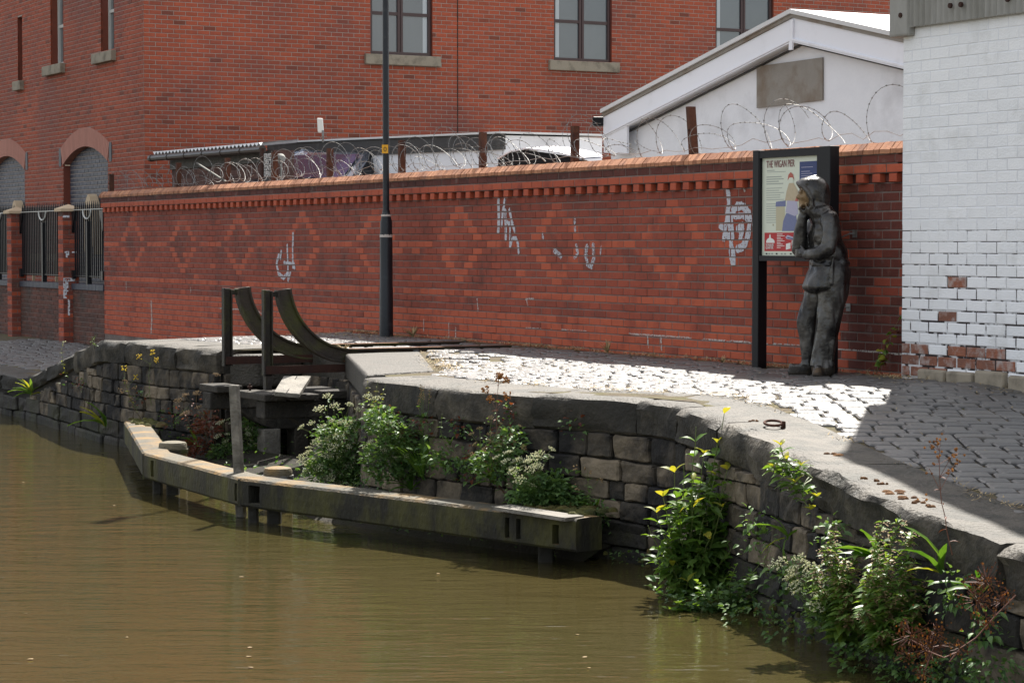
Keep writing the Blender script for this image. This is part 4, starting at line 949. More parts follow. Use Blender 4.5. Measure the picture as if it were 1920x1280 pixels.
while z < min(zl2, zr2)-.32: sbk.course(tr2+.15, tl2-.37, z, .083, .23, .115*(k % 2), 'shed_brick', lambda u, z: .4, joint=.014, jit=.3, depth=.02); z += .083; k += 1
emit_bricks([sbk], s2_, 'brick', 300)
q = MB(); q.box(TW(tr2+.1, SW-.1, min(zl2, zr2)-.3), dv(DT, tl2-tr2-.45), dv(NT, .02), (0, 0, .17)); q.build('beam', 'timber_grey', s2_, origin=og)
q = MB(); NN = 180; vs = []
for i in range(NN+1):
    f = i/NN; t_ = tr2+(tl2-tr2)*f; zz = zr2+(zl2-zr2)*f+.022*math.cos(2*math.pi*f*30)-.03; vs += [TW(t_, SW+.1, zz), TW(t_, SW+.1, zz-.012), TW(t_, SW-.5, zz+.06), TW(t_, SW-.5, zz+.05)]
q.add(vs, [f for i in range(NN) for f in ((4*i, 4*i+1, 4*i+5, 4*i+4), (4*i, 4*i+4, 4*i+6, 4*i+2), (4*i+1, 4*i+3, 4*i+7, 4*i+5))]); q.build('corrugated_roof', 'roof_sheet', s2_, origin=og)
q = MB(); q.tube([TW(tr2, SW+.12, zr2-.12), TW(tl2+.1, SW+.12, zl2-.12)], .055, 10); 
for i in range(7): f = i/6; p = TW(tr2+(tl2-tr2)*f, SW+.12, zr2-.12+(zl2-zr2)*f); q.tube([p-dv(DT, .03), p+dv(DT, .03)], .064, 10)
q.build('gutter', 'gutter', s2_, origin=og)
c = TW(PV(603, 250, TW(0, -1.8), DT)[0], -1.8, 0); c.z = PY(603, 252, c.y).z; zt_ = PY(603, 222, c.y).z
an = thing('aerial_box', 'white box aerial on a short mast above the shed roof', 'aerial', c); q = MB(); q.tube([c+Vector((.02, 0, -.12)), c+Vector((.02, 0, .06))], .018, 8); q.build('mast', 'galvanised', an, origin=c)
q = MB(); q.prism([c+Vector((-.06, 0, .03)), c+Vector((.03, 0, .02)), c+Vector((.015, 0, zt_-c.z)), c+Vector((-.07, 0, zt_-c.z+.005))], (0, .07, 0)); bevel(q.build('box', 'white_plastic', an, origin=c), .012)
# sign on the shed
sp = TW(0, -1.05); (ta, za), (tb_, zb_) = PV(494, 290, sp, DT), PV(513, 330, sp, DT)
sg = thing('garage_sign', 'black sign with white capital lettering behind the razor wire', 'sign', TW((ta+tb_)/2, -1.05, zb_-.3))
q = MB(); q.box(TW(ta, -1.07, zb_-.1), dv(DT, tb_-ta), dv(NT, .02), (0, 0, za-zb_+.12)); q.build('board', 'board_black', sg, origin=sg.location)
hgt = (za-zb_+.02)/4
for i, s_ in enumerate(('SERVICE', 'DIRECT', 'CONTROL', 'OPERATE')):
    text((ta-tb_)/.55, 'lettering', s_, .115, TW(ta-.03, -1.047, za-hgt*(i+1)+.02), (-DT[0], -DT[1], 0), (0, 0, 1), 'print_white', sg)
q = MB(); q.box(TW(ta+.08, -1.1, 2.1), dv(DT, .07), dv(NT, .05), (0, 0, za-2.0)); q.build('post', 'rust', sg, origin=sg.location)
c = PY(527, 297, TW(ta, -1.0).y); q = MB(); q.tube([c+dv(DT, .14), c, c+dv(DT, -.06)], [.07, .075, .04], 12); q.tube([c+Vector((0, 0, -.4)), c], .02, 6); tag(q.build('drum_lamp', 'cladding', origin=c), 'grey drum shaped lamp on a stem left of the car', 'lamp')
# ------------------------------------------------------------------ car and van bonnet in the yard
def car(label, name, px0, px1, ytop, w0, flip, bodym):
    P0 = TW(0, w0); t0, _ = PV(px0, 310, P0, DT); t1, _ = PV(px1, 310, P0, DT); c = TW((t0+t1)/2, w0, 0); zr_ = PY((px0+px1)/2, ytop, TW((t0+t1)/2, w0).y).z
    o = thing(name, label, 'car', Vector((c.x, c.y, 2.1))); zb = zr_-1.42
    Lx = Vector((.46, .888, 0)); Wy = Vector((-.888, .46, 0))
    prof = [(-2.1, .25), (-2.12, .62), (-1.95, .80), (-1.0, .93), (-.35, 1.34), (.0, 1.41), (.9, 1.38), (1.55, 1.02), (2.05, .95), (2.1, .3)]
    def ring(y, inset):
        return [Vector((o.location.x, o.location.y, zb))+Lx*(x*(1-.02*inset))+Wy*(y*(1-(.16*inset if z > 1.0 else 0)))+Vector((0, 0, z)) for x, z in prof]
    q = MB(); n = len(prof); secs = [ring(-.85, 1), ring(-.6, .3), ring(.6, .3), ring(.85, 1)]; vs = [p for s_ in secs for p in s_]
    fs = []; ms = []
    for k in range(3):
        for i in range(n): fs.append((k*n+i, k*n+(i+1) % n, (k+1)*n+(i+1) % n, (k+1)*n+i))
    fs += [tuple(range(n)), tuple(3*n+i for i in range(n))[::-1]]; q.add(vs, fs); b_ = bevel(q.build('body', bodym, o, origin=o.location), .06, 3)
    def quad(pts, nm, mn):
        q = MB(); P = [Vector((o.location.x, o.location.y, zb))+Lx*x+Wy*y+Vector((0, 0, z)) for x, y, z in pts]; nrm = (P[1]-P[0]).cross(P[2]-P[0]).normalized()
        q.prism([p+nrm*.0 for p in P], tuple(nrm*.012)); 
        q2 = MB(); q2.prism(P, tuple(nrm*-.012)); q.v += []; r = q.build(nm, mn, o, origin=o.location); return r
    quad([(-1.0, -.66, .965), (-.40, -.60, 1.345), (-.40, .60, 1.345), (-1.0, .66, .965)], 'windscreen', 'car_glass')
    for sgn in (-1, 1):
        quad([(-.8, sgn*.845, .99), (1.2, sgn*.845, .99), (.85, sgn*.735, 1.33), (-.3, sgn*.735, 1.33)], 'side_window', 'car_black')
        q = MB(); p = Vector((o.location.x, o.location.y, zb))+Lx*(-.75)+Wy*(sgn*.98)+Vector((0, 0, .95)); q.box(p-Lx*.06-Wy*.09, Lx*.12, Wy*.18, (0, 0, .13)); bevel(q.build('mirror', 'car_black', o, origin=o.location), .03)
        for x in (-1.35, 1.3):
            p = Vector((o.location.x, o.location.y, zb))+Lx*x+Wy*(sgn*.72)+Vector((0, 0, .32)); w_ = MB(); w_.tube([p, p+Wy*(sgn*.18)], .32, 18); wh = w_.build('wheel', 'car_black', o, origin=o.location)
    return o
car('silver car with blue-tinted windscreen seen above the wall through razor wire', 'parked_car', 580, 700, 284, -2.75, False, 'car_silver')
# white curved engine cover propped open
c0 = PY(1000, 300, TW(7.4, -1.2).y); o = thing('vehicle_bonnet', 'white curved vehicle bonnet with dark underside above the wall', 'bonnet', c0)
prof = [PY(x, y, c0.y) for x, y in ((932, 296), (955, 283), (985, 277), (1015, 280), (1045, 285), (1070, 291), (1080, 297))]
q = MB(); q.v = []; vs = []; n = len(prof)
for p in prof: vs += [p, p+Vector((.35, .9, .06)), p+Vector((0, 0, -.018)), p+Vector((.35, .9, .04))]
q.add(vs, [f for i in range(n-1) for f in ((4*i, 4*i+4, 4*i+5, 4*i+1), (4*i, 4*i+2, 4*i+6, 4*i+4), (4*i+2, 4*i+3, 4*i+7, 4*i+6))]); q.build('skin', 'board_white', o, origin=c0, smooth=False)
q = MB(); low = [PY(x, y, c0.y+.05) for x, y in ((934, 299), (958, 287), (985, 282), (1040, 290), (1078, 300), (1080, 330), (934, 330))]; q.prism(low, (.2, .5, 0)); q.build('underside', 'board_black', o, origin=c0)

# ------------------------------------------------------------------ razor wire and its posts
PTOP = [(207, 326, 0), (333, 305, 0), (425, 296, 0), (513, 285, 0), (617, 278, 0), (752, 263, 0), (904, 248, 0), (1077, 236, 0), (1293, 199, .3)]
ORD = ['leftmost rusty steel post on the red wall', 'second rusty post from the left end of the red wall', 'rusty post where the fallen pale strut leans', 'rusty post right beside the black lettered sign', 'rusty post in front of the car', 'rusty post just right of the lamp post', 'rusty post at the right end of the white shed', 'rusty post left of the white gabled house', 'leaning rusty post in front of the white gabled house']
ZC = ZB+CB*10+.102
for (px, py, lean), lab in zip(PTOP, ORD):
    P0 = TW(0, -.2); t_, z_ = PV(px+(8 if lean else 0), py, P0, DT); o = thing('wire_post', lab, 'post', TW(t_, -.2, ZC), 'rusty posts on the wall'); q = MB(); h = z_-ZC; b = TW(t_, -.2, ZC-.04); tip = dv(DT, lean*.45*h)
    X = dv(DT, .062); Y = dv(NT, .012); v = [b, b+X, b+X+Y, b+Y, b+Y-dv(NT, .06)+dv(DT, 0)]
    for (bx, by) in ((dv(DT, .065), dv(NT, .012)), (dv(DT, .012), dv(NT, -.065))):
        lo = [b, b+bx, b+bx+by, b+by]; hi = [p+Vector((0, 0, h+.04))+tip for p in lo]; q.add(lo+hi, [(0, 3, 2, 1), (4, 5, 6, 7), (0, 1, 5, 4), (1, 2, 6, 5), (2, 3, 7, 6), (3, 0, 4, 7)], .5)
    q.build('angle_iron', 'rust', o, origin=o.location)
    q = MB(); bx = b+tip*.6+Vector((0, 0, h*.6)); q.tube([bx+dv(NT, .014)+dv(DT, .02), bx+dv(NT, .03)+dv(DT, .02)], .012, 6); q.build('bolt', 'rust', o, origin=o.location)
pA, pB = PV(368, 307, TW(0, -.08), DT), PV(423, 342, TW(0, -.08), DT); q = MB(); q.box(TW(pA[0], -.1, pA[1]), TW(pB[0], -.1, pB[1])-TW(pA[0], -.1, pA[1]), dv(NT, .03), (0, 0, .022)); tag(q.build('fallen_strut', 'timber_grey'), 'thin pale strut fallen across the razor wire', 'strut')
wr = random.Random(21)
def coil(ta, tb_, rad, turns, wob, parent, seed, lo=.0):
    """one sagging run of razor wire between ta and tb_"""
    q = MB(); n = int(turns*26); pts = []; rad *= .88
    for i in range(n+1):
        f = i/n; th = 2*math.pi*turns*f+seed; k = 1+wob*nz((f*turns*1.3, seed, 0))*1.9; r = rad*k
        t_ = ta+(tb_-ta)*f+.06*nz((f*turns*1.3, seed, 5))+.10*math.sin(th)*wob*2.4
        w_ = -.16+r*.72*math.cos(th)+.05*nz((f*9, seed, 8)); z_ = ZC+.02+max(lo, r*1.05+r*1.0*math.sin(th)+.09*nz((f*turns*1.6, seed, 3)))
        pts.append(TW(t_, w_, z_))
    q.tube(pts, .0028, 4, caps=False)
    acc = 0
    for a, b in zip(pts, pts[1:]):
        acc += (b-a).length
        if acc > .055:
            acc = 0; d = (b-a).normalized(); s_ = d.cross(Vector((wr.uniform(-1, 1), wr.uniform(-1, 1), wr.uniform(-1, 1)))).normalized(); l = .013
            q.add([a-d*l, a+s_*.009, a+d*l, a-s_*.009], [(0, 1, 2, 3)]); e = d.cross(s_); q.add([a-d*l, a+e*.008, a+d*l, a-e*.008], [(0, 1, 2, 3)])
    return q.build('coil', 'galvanised', parent)
rz = thing('razor_wire', 'tangled coils of galvanised razor wire along the top of the red wall', 'razor wire', (0, 0, 0))
for i, (ta, tb_, rad, tu, wo) in enumerate(((21.4, 17.6, .165, 8, .25), (17.9, 15.4, .17, 7, .3), (15.6, 13.3, .20, 7, .3), (13.4, 9.6, .215, 9, .35), (10.2, 7.3, .20, 8, .5), (7.9, 5.2, .17, 5.3, .7), (6.3, 4.2, .15, 3.4, .8), (4.5, 1.8, .215, 4.2, .45), (2.2, .02, .24, 3.3, .4), (16.5, 12.0, .15, 6.5, .5), (9.6, 6.6, .14, 4.2, .8), (20.5, 16.0, .13, 6, .6), (12.6, 8.2, .17, 7.5, .6), (8.6, 4.8, .15, 6.2, .8), (5.0, 1.2, .17, 4.3, .7), (14.5, 10.8, .13, 5.5, .7))):
    coil(ta, tb_, rad, tu, wo, rz, i*7.3+1)
for k in range(4):     # slack strands
    a = [21.3, 15.0, 9.4, 4.2][k]; b = [15.2, 9.2, 4.3, .05][k]; q = MB(); q.tube([TW(a+(b-a)*i/24, -.15+.05*nz((i*.4, k, 1)), ZC+.05+.16*abs(nz((i*.35, k, 2)))) for i in range(25)], .003, 4); q.build('strand', 'galvanised', rz)

# ------------------------------------------------------------------ lamp post
c = PZ(724.5, 631, G(9.6, .55)); lp = thing('lamp_post', 'tall black lamp post standing on the cobbles before the red wall', 'lamp post', c)
gz_ = c.z; Hy = c.y; zz = lambda py: PY(724, py, Hy).z-gz_
q = MB(); q.lathe(c, [(.085, -.1), (.085, 0), (.083, zz(540)), (.079, zz(538)), (.078, zz(438)), (.074, zz(433)), (.074, zz(418)), (.046, zz(396)), (.045, zz(394))], 20); q.build('base', 'lamp_black', lp, smooth=True, origin=c).modifiers.new('e', 'EDGE_SPLIT').split_angle = R(35)
q = MB(); q.lathe(c, [(.040, zz(394)), (.038, 5.0), (.034, 7.2)], 16); q.build('shaft', 'lamp_black', lp, smooth=True, origin=c).modifiers.new('e', 'EDGE_SPLIT').split_angle = R(35)
q = MB(); q.lathe(c, [(.047, zz(403)), (.05, zz(401)), (.05, zz(399)), (.044, zz(398))], 16); q.build('collar', 'galvanised', lp, smooth=True, origin=c)
for py, hh in ((443, .02), (404, .012)):
    q = MB(); rad = .0805 if py > 420 else .063
    for k in range(16):
        a0 = -math.pi*.98+k*math.pi/17; hA = hh*(1+.8*nz((k*.6, py, 0))); z0_ = zz(py)
        p = [c+Vector((rad*math.cos(a), rad*math.sin(a), z)) for a, z in ((a0, z0_-.012), (a0+math.pi/17, z0_-.012), (a0+math.pi/17, z0_+hA), (a0, z0_+hA))]; q.add(p, [(0, 1, 2, 3)])
    q.build('paint_remnant', 'lime_bloom', lp, origin=c)
zp = zz(279.5); q = MB(); q.box(c+Vector((-.047, -.049, zp-.055)), (.076, 0, 0), (0, .006, 0), (0, 0, .105)); pl = q.build('number_plate', 'plate_yellow', lp, origin=c)
text(1, 'numeral', '0', .085, c+Vector((-.008, -.0505, zp-.034)), (1, 0, 0), (0, 0, 1), 'plate_ink', lp, 'CENTER')
q = MB(); q.tube([c+Vector((0, 0, 7.1)), c+Vector((-.05, -.1, 7.45)), c+Vector((-.3, -.55, 7.6))], .03, 8); q.build('arm', 'lamp_black', lp, origin=c)
q = MB(); q.prism([c+Vector((-.22, -.42, 7.58)), c+Vector((-.36, -.36, 7.58)), c+Vector((-.55, -.85, 7.62)), c+Vector((-.40, -.90, 7.62))], (0, 0, .1)); bevel(q.build('lantern', 'lamp_black', lp, origin=c), .03)

# ------------------------------------------------------------------ information board
BW = .30; BP = TW(0, BW)
def BB(t, d, z): return TW(t, BW+d, z)
pxt = lambda px, py: PV(px, py, BP, DT)
tL, zbot = pxt(1411, 690); tR, _ = pxt(1556, 690); tpL = pxt(1425, 400)[0]; tpR = pxt(1532, 400)[0]
zT = (pxt(1411, 283)[1]+pxt(1540, 274)[1])/2; zP1 = pxt(1425, 290)[1]; zP0 = pxt(1425, 479)[1]; zF0 = pxt(1430, 489)[1]
ib = thing('information_board', 'black framed information board on two posts in front of the red wall', 'information board', BB((tL+tR)/2, 0, 1.3)); og = ib.location
pwid = tL-pxt(1423, 600)[0]
for (t_, d_) in ((tL, 0), (pxt(1537, 300)[0], 0)):
    q = MB(); q.box(BB(t_, -.09, G(t_, BW)-.06), dv(ND, pwid if t_ == tL else t_-tR), dv(NT, .10), (0, 0, zT-G(t_, BW)+.06)); bevel(q.build('post', 'board_black', ib, origin=og), .006)
tf0, tf1 = tL-pwid*.0-.0, pxt(1541, 300)[0]
q = MB()
tA, tB = tL-pwid-.002, pxt(1537, 300)[0]+.002
q.box(BB(tA, -.085, zT-.075), dv(ND, tA-tB), dv(NT, .09), (0, 0, .07)); q.box(BB(tA, -.085, zF0), dv(ND, tA-tB), dv(NT, .09), (0, 0, zP0-zF0)); q.box(BB(tA, -.085, zP0), dv(ND, tA-tpL), dv(NT, .09), (0, 0, zT-.075-zP0)); q.box(BB(tpR, -.085, zP0), dv(ND, tpR-tB), dv(NT, .09), (0, 0, zT-.075-zP0)); q.build('frame', 'board_black', ib, origin=og)
Wd = tpL-tpR; Hd = zT-.075-zP0
q = MB(); q.box(BB(tpL, -.08, zP0), dv(ND, Wd), dv(NT, .055), (0, 0, Hd)); pan = q.build('panel', 'print_paper', ib, origin=og)
def pr(poly, mname, nm, lift=.001):
    """flat print: polygon in panel fractions (x right, y up)"""
    q = MB(); P = [BB(tpL-Wd*x, -.025+lift, zP0+Hd*y) for x, y in poly]; q.prism([p-dv(NT, .0004) for p in P], tuple(dv(NT, .0004))); return q.build(nm, mname, ib, origin=og)
rect = lambda x0, y0, x1, y1: [(x0, y0), (x1, y0), (x1, y1), (x0, y1)]
pr(rect(.66, .36, .955, .945), 'print_blue', 'blue_panel'); pr(rect(.045, .045, .955, .235), 'print_red', 'red_panel')
xdir = (-DT[0], -DT[1], 0)
def pt_(x, y, sz, s_, mn, nm='lettering', sx=1.0, lift=.003): return text(sx, nm, s_, sz, BB(tpL-Wd*x, -.025+lift, zP0+Hd*y), xdir, (0, 0, 1), mn, ib)
pt_(.075, .90, .092, 'THE WIGAN PIER', 'print_maroon', 'title', .62); pr(rect(.085, .868, .22, .876), 'print_grey', 'text_line'); pr(rect(.085, .852, .42, .857), 'print_grey', 'text_line')
for i in range(19):
    y = .80-i*.0235-(.02 if i > 3 else 0)-(.02 if i > 9 else 0); l = .27+.05*math.sin(i*2.3); pr(rect(.075, y, .075+l*(.8 if i > 9 else 1), y+(.009 if i < 4 else .006)), 'print_grey', 'text_line')
for i in range(10): y = .885-i*.022-(.02 if i > 0 else 0); pr(rect(.69, y, .69+.2*(1-.25*abs(math.sin(i*1.7))), y+.005), 'print_lilac', 'text_line', .002)
# picture of a woman in shawl leaning on a stone block
pr([(.25, .255), (.25, .53), (.40, .53), (.42, .255)], 'print_stone', 'picture_block', .0012); pr([(.24, .50), (.25, .55), (.42, .56), (.42, .50)], 'print_denim', 'picture_block_top', .0016)
pr([(.36, .25), (.38, .35), (.43, .43), (.60, .43), (.63, .30), (.57, .25)], 'print_denim', 'picture_skirt', .002)
pr([(.42, .44), (.45, .56), (.62, .56), (.645, .42), (.58, .40)], 'print_lilac', 'picture_apron', .0024)
pr([(.41, .56), (.44, .66), (.48, .735), (.56, .735), (.63, .66), (.65, .55)], 'print_shawl', 'picture_shawl', .0028)
pr([(.47, .735), (.475, .79), (.55, .79), (.555, .735)], 'print_paper', 'picture_face', .0032); pr([(.455, .765), (.47, .82), (.51, .845), (.55, .82), (.57, .765), (.54, .79), (.49, .79)], 'print_scarf', 'picture_scarf', .0036); pr([(.59, .55), (.6, .58), (.64, .58), (.645, .55)], 'print_scarf', 'picture_cuff', .0034)
# red strip: dome emblem, text, map
pr([(.075, .13), (.08, .155), (.11, .178), (.13, .18), (.135, .21), (.145, .222), (.155, .21), (.16, .18), (.2, .17), (.225, .155), (.23, .13)], 'print_white', 'dome_emblem', .002)
pt_(.07, .098, .030, 'THE WIGAN PIER', 'print_white', sx=.55); pt_(.07, .068, .036, 'QUARTER', 'print_white', sx=.75)
for i in range(9): pr(rect(.27, .215-i*.017, .27+.10+.04*math.sin(i*2.1), .221-i*.017), 'print_white', 'text_line', .002)
pr([(.42, .19), (.46, .21), (.62, .175), (.80, .17), (.80, .155), (.60, .155), (.44, .17)], 'print_lilac', 'map_road', .002); pr([(.45, .188), (.62, .166), (.78, .163), (.78, .158), (.6, .16), (.46, .176)], 'print_blue', 'map_canal', .003)
for (x, y, w_, h_) in ((.43, .06, .08, .06), (.53, .1, .05, .05), (.57, .05, .07, .05), (.66, .06, .08, .08)): pr([(x, y), (x+w_, y+.012), (x+w_, y+h_+.012), (x, y+h_)], 'print_white', 'map_block', .002)
for i, x in enumerate((.07, .12, .17, .25, .34, .4, .5, .58)): pr(rect(x, .012, x+.03, .026), 'print_grey' if i % 3 else 'board_black', 'sponsor_mark', .002)
pt_(.19, .275, .06, '"', 'print_stone', 'quote_mark')
# ------------------------------------------------------------------ bronze statue
SB = PZ(1538, 703, 1.312)
statue = thing('statue', 'dark bronze statue of a hooded person, hand at chin, leaning by the board', 'statue', SB)
bm = bmesh.new()
def ell(c, r, rot=(0, 0, 0), sub=3):
    M = Matrix.Translation(Vector(c)) @ Matrix.Rotation(rot[1], 4, 'Y') @ Matrix.Rotation(rot[2], 4, 'Z') @ Matrix.Diagonal((*r, 1)); bmesh.ops.create_icosphere(bm, subdivisions=sub, radius=1, matrix=M)
def cap(a, b, ra, rb, flat=1.0, n=14):
    """tapered limb with rounded ends"""
    a, b = Vector(a), Vector(b); d = (b-a); L_ = d.length; d.normalize(); x = d.cross(Vector((0, 1, 0)))
    if x.length < .1: x = d.cross(Vector((1, 0, 0)))
    x.normalize(); y = d.cross(x); rings = []
    for k in range(-4, 1): th = k/4*math.pi/2; rings.append((a+d*ra*math.sin(th), ra*math.cos(th)))
    for k in range(1, 4): rings.append((a+d*L_*k/4, ra+(rb-ra)*k/4))
    for k in range(0, 5): th = k/4*math.pi/2; rings.append((b+d*rb*math.sin(th), rb*math.cos(th)))
    vv = []
    for c, r in rings: vv.append([bm.verts.new(c+(x*math.cos(2*math.pi*j/n)+y*math.sin(2*math.pi*j/n)*flat)*max(r, 1e-4)) for j in range(n)])
    for i in range(len(vv)-1):
        for j in range(n): bm.faces.new((vv[i][j], vv[i][(j+1) % n], vv[i+1][(j+1) % n], vv[i+1][j]))
    bm.faces.new(vv[0][::-1]); bm.faces.new(vv[-1])
def chain(pts, rads, flat=1.0):
    for i in range(len(pts)-1): cap(pts[i], pts[i+1], rads[i], rads[i+1], flat)
# legs in baggy trousers
chain([(.115, -.085, .88), (.105, -.09, .74), (.055, -.10, .47), (.020, -.10, .22), (.012, -.10, .085)], [.135, .128, .104, .098, .094])
chain([(.03, .09, .88), (-.02, .09, .72), (-.105, .085, .48), (-.095, .085, .25), (-.085, .085, .10)], [.125, .112, .088, .080, .072])
ell((.075, 0, .90), (.165, .185, .17)); cap((.012, -.10, .10), (.012, -.10, .062), .103, .105); cap((-.085, .085, .115), (-.085, .085, .085), .078, .08)
# boots
chain([(.04, -.09, .052), (-.02, -.15, .05), (-.05, -.205, .042)], [.052, .05, .045]); cap((.05, -.085, .022), (-.055, -.215, .020), .05, .048)
chain([(-.06, .085, .058), (-.15, .08, .055), (-.21, .075, .05)], [.052, .052, .05]); cap((-.055, .085, .022), (-.225, .075, .022), .05, .052); ell((-.225, .075, .055), (.045, .05, .045))
# torso: smock jacket that flares behind
ell((.055, 0, 1.06), (.160, .205, .17)); ell((.035, 0, 1.22), (.140, .205, .20)); ell((.11, 0, 1.05), (.125, .185, .14), (0, R(-14), 0)); ell((.025, 0, 1.345), (.115, .195, .10))
cap((.16, 0, 1.00), (.03, 0, 1.30), .085, .11); ell((.17, 0, .985), (.085, .175, .045), (0, R(12), 0))
ell((.045, 0, .97), (.150, .20, .10)); ell((.005, 0, .885), (.108, .190, .135), (0, R(5), 0)); [ell((.046-.006*k, 0, .95-.022*k), (.146+.0012*k, .206+.002*k, .06)) for k in range(9)]; cap((.06, -.222, .80), (.075, -.215, 1.02), .010, .012)
# shoulder cape, neck, hood
ell((.0, 0, 1.405), (.118, .180, .088)); cap((-.03, 0, 1.40), (-.06, 0, 1.50), .085, .075); ell((.035, -.10, 1.40), (.07, .085, .055)); ell((-.045, 0, 1.43), (.10, .125, .05), (0, R(-18), 0))
ell((-.050, 0, 1.598), (.122, .114, .132)); ell((-.02, 0, 1.55), (.10, .105, .13)); ell((-.10, 0, 1.665), (.085, .09, .062), (0, R(-10), 0)); cap((-.175, 0, 1.682), (-.05, 0, 1.712), .026, .032); ell((-.125, 0, 1.664), (.078, .088, .052)); ell((-.03, 0, 1.49), (.09, .10, .10))
for sgn in (-1, 1):
    B = [(-.205, 0, 1.672), (-.182, sgn*.055, 1.650), (-.135, sgn*.092, 1.60), (-.098, sgn*.103, 1.53), (-.092, sgn*.09, 1.465), (-.115, sgn*.05, 1.43)]
    chain(B, [.019, .020, .020, .020, .022, .024])
# face
ell((-.118, 0, 1.555), (.078, .066, .105)); ell((-.135, 0, 1.50), (.060, .050, .045)); cap((-.186, 0, 1.578), (-.205, 0, 1.546), .011, .017); ell((-.193, 0, 1.537), (.014, .022, .010)); cap((-.182, -.045, 1.594), (-.192, 0, 1.594), .012, .011); cap((-.182, .045, 1.594), (-.192, 0, 1.594), .012, .011)
ell((-.186, 0, 1.514), (.012, .024, .006)); ell((-.183, 0, 1.501), (.012, .020, .006)); ell((-.178, 0, 1.478), (.020, .022, .018)); ell((-.165, -.035, 1.545), (.022, .022, .024)); ell((-.165, .035, 1.545), (.022, .022, .024))
for sgn in (-1, 1): ell((-.180, sgn*.030, 1.575), (.010, .014, .008))
# near arm across the body, hand round the other elbow
chain([(.050, -.185, 1.35), (.052, -.225, 1.22), (.030, -.245, 1.10)], [.080, .072, .066]); chain([(.030, -.245, 1.10), (-.05, -.20, 1.055), (-.135, -.115, 1.05)], [.068, .060, .046])
ell((-.165, -.09, 1.058), (.040, .035, .036))
for k, (dz, l) in enumerate(((.028, .050), (.009, .058), (-.011, .054), (-.030, .044))):
    a = Vector((-.185, -.085, 1.060+dz)); chain([a, a+Vector((-.026, .018, .002)), a+Vector((-.040, .018+l*.8, .0))], [.0125, .0115, .0095])
chain([(-.160, -.095, 1.09), (-.175, -.07, 1.115), (-.185, -.045, 1.125)], [.013, .012, .010])
# far arm folded up, hand against the cheek
chain([(.0, .185, 1.34), (-.09, .15, 1.19), (-.185, .055, 1.095)], [.078, .070, .066]); chain([(-.185, .055, 1.095), (-.175, .03, 1.25), (-.160, .005, 1.375)], [.066, .058, .044])
ell((-.158, .0, 1.412), (.030, .038, .040))
for k, (y, l) in enumerate(((-.026, .052), (-.009, .060), (.009, .058), (.026, .046))):
    a = Vector((-.166, y, 1.425)); chain([a, a+Vector((-.022, -.004, .022)), a+Vector((-.012, -.012, .022+l*.55))], [.0120, .0112, .0092])
chain([(-.145, -.035, 1.415), (-.135, -.055, 1.45), (-.140, -.062, 1.480)], [.013, .012, .010])
tmp = bpy.data.meshes.new('tmp'); bmesh.ops.recalc_face_normals(bm, faces=bm.faces[:]); bm.to_mesh(tmp); bm.free(); to = bpy.data.objects.new('tmp', tmp); COL.objects.link(to)
md = to.modifiers.new('r', 'REMESH'); md.mode = 'VOXEL'; md.voxel_size = .0075
dg = bpy.context.evaluated_depsgraph_get(); me = bpy.data.meshes.new_from_object(to.evaluated_get(dg)); bpy.data.objects.remove(to, do_unlink=True)
nv = len(me.vertices); co = np.zeros(nv*3, np.float32); me.vertices.foreach_get('co', co); co = co.reshape(-1, 3); no = np.zeros(nv*3, np.float32); me.vertices.foreach_get('normal', no); no = no.reshape(-1, 3)
for it in range(4):        # soften, then raise cloth folds
    ed = np.zeros(len(me.edges)*2, np.int32); me.edges.foreach_get('vertices', ed); ed = ed.reshape(-1, 2); acc = np.zeros_like(co); cnt = np.zeros(nv); np.add.at(acc, ed[:, 0], co[ed[:, 1]]); np.add.at(acc, ed[:, 1], co[ed[:, 0]]); np.add.at(cnt, ed[:, 0], 1); np.add.at(cnt, ed[:, 1], 1)
    avg = acc/cnt[:, None]; facez = (co[:, 0] < -.125) & (co[:, 2] > 1.44) & (co[:, 2] < 1.66); k_ = np.where(facez, .15, .6)[:, None]; co = co+(avg-co)*k_
for i in range(nv):
    x, y, z = co[i]
    if x < -.12 and z > 1.02 and abs(y) < .13: continue
    a = 0
    if z < .95 and z > .08: a = .016*nz((x*9, y*9, z*3.2))+.010*nz((x*20, y*20, z*8+4))
    elif z >= .95 and z < 1.45: a = .010*nz((x*10, y*10, z*9))+.006*nz((x*24, y*24, z*22))
    elif z >= 1.45: a = .007*nz((x*13, y*13, z*11))
    co[i] += no[i]*a
me.vertices.foreach_set('co', co.reshape(-1)); me.update()
for m_ in ('bronze', 'bronze_face', 'bronze_boot'): me.materials.append(MATS[m_])
mi = []
for p in me.polygons:
    c = p.center; k = 0
    if c.z < .075: k = 2
    f = ((c.x+.118)/.092)**2+(c.y/.076)**2+((c.z-1.545)/.115)**2
    if c.x < -.118 and 1.452 < c.z < 1.655 and f < 1.28 and abs(c.y) < .072: k = 1
    mi.append(k)
me.polygons.foreach_set('material_index', mi); me.polygons.foreach_set('use_smooth', [True]*len(me.polygons)); me.name = 'statue_body'
link(bpy.data.objects.new('body', me), statue)

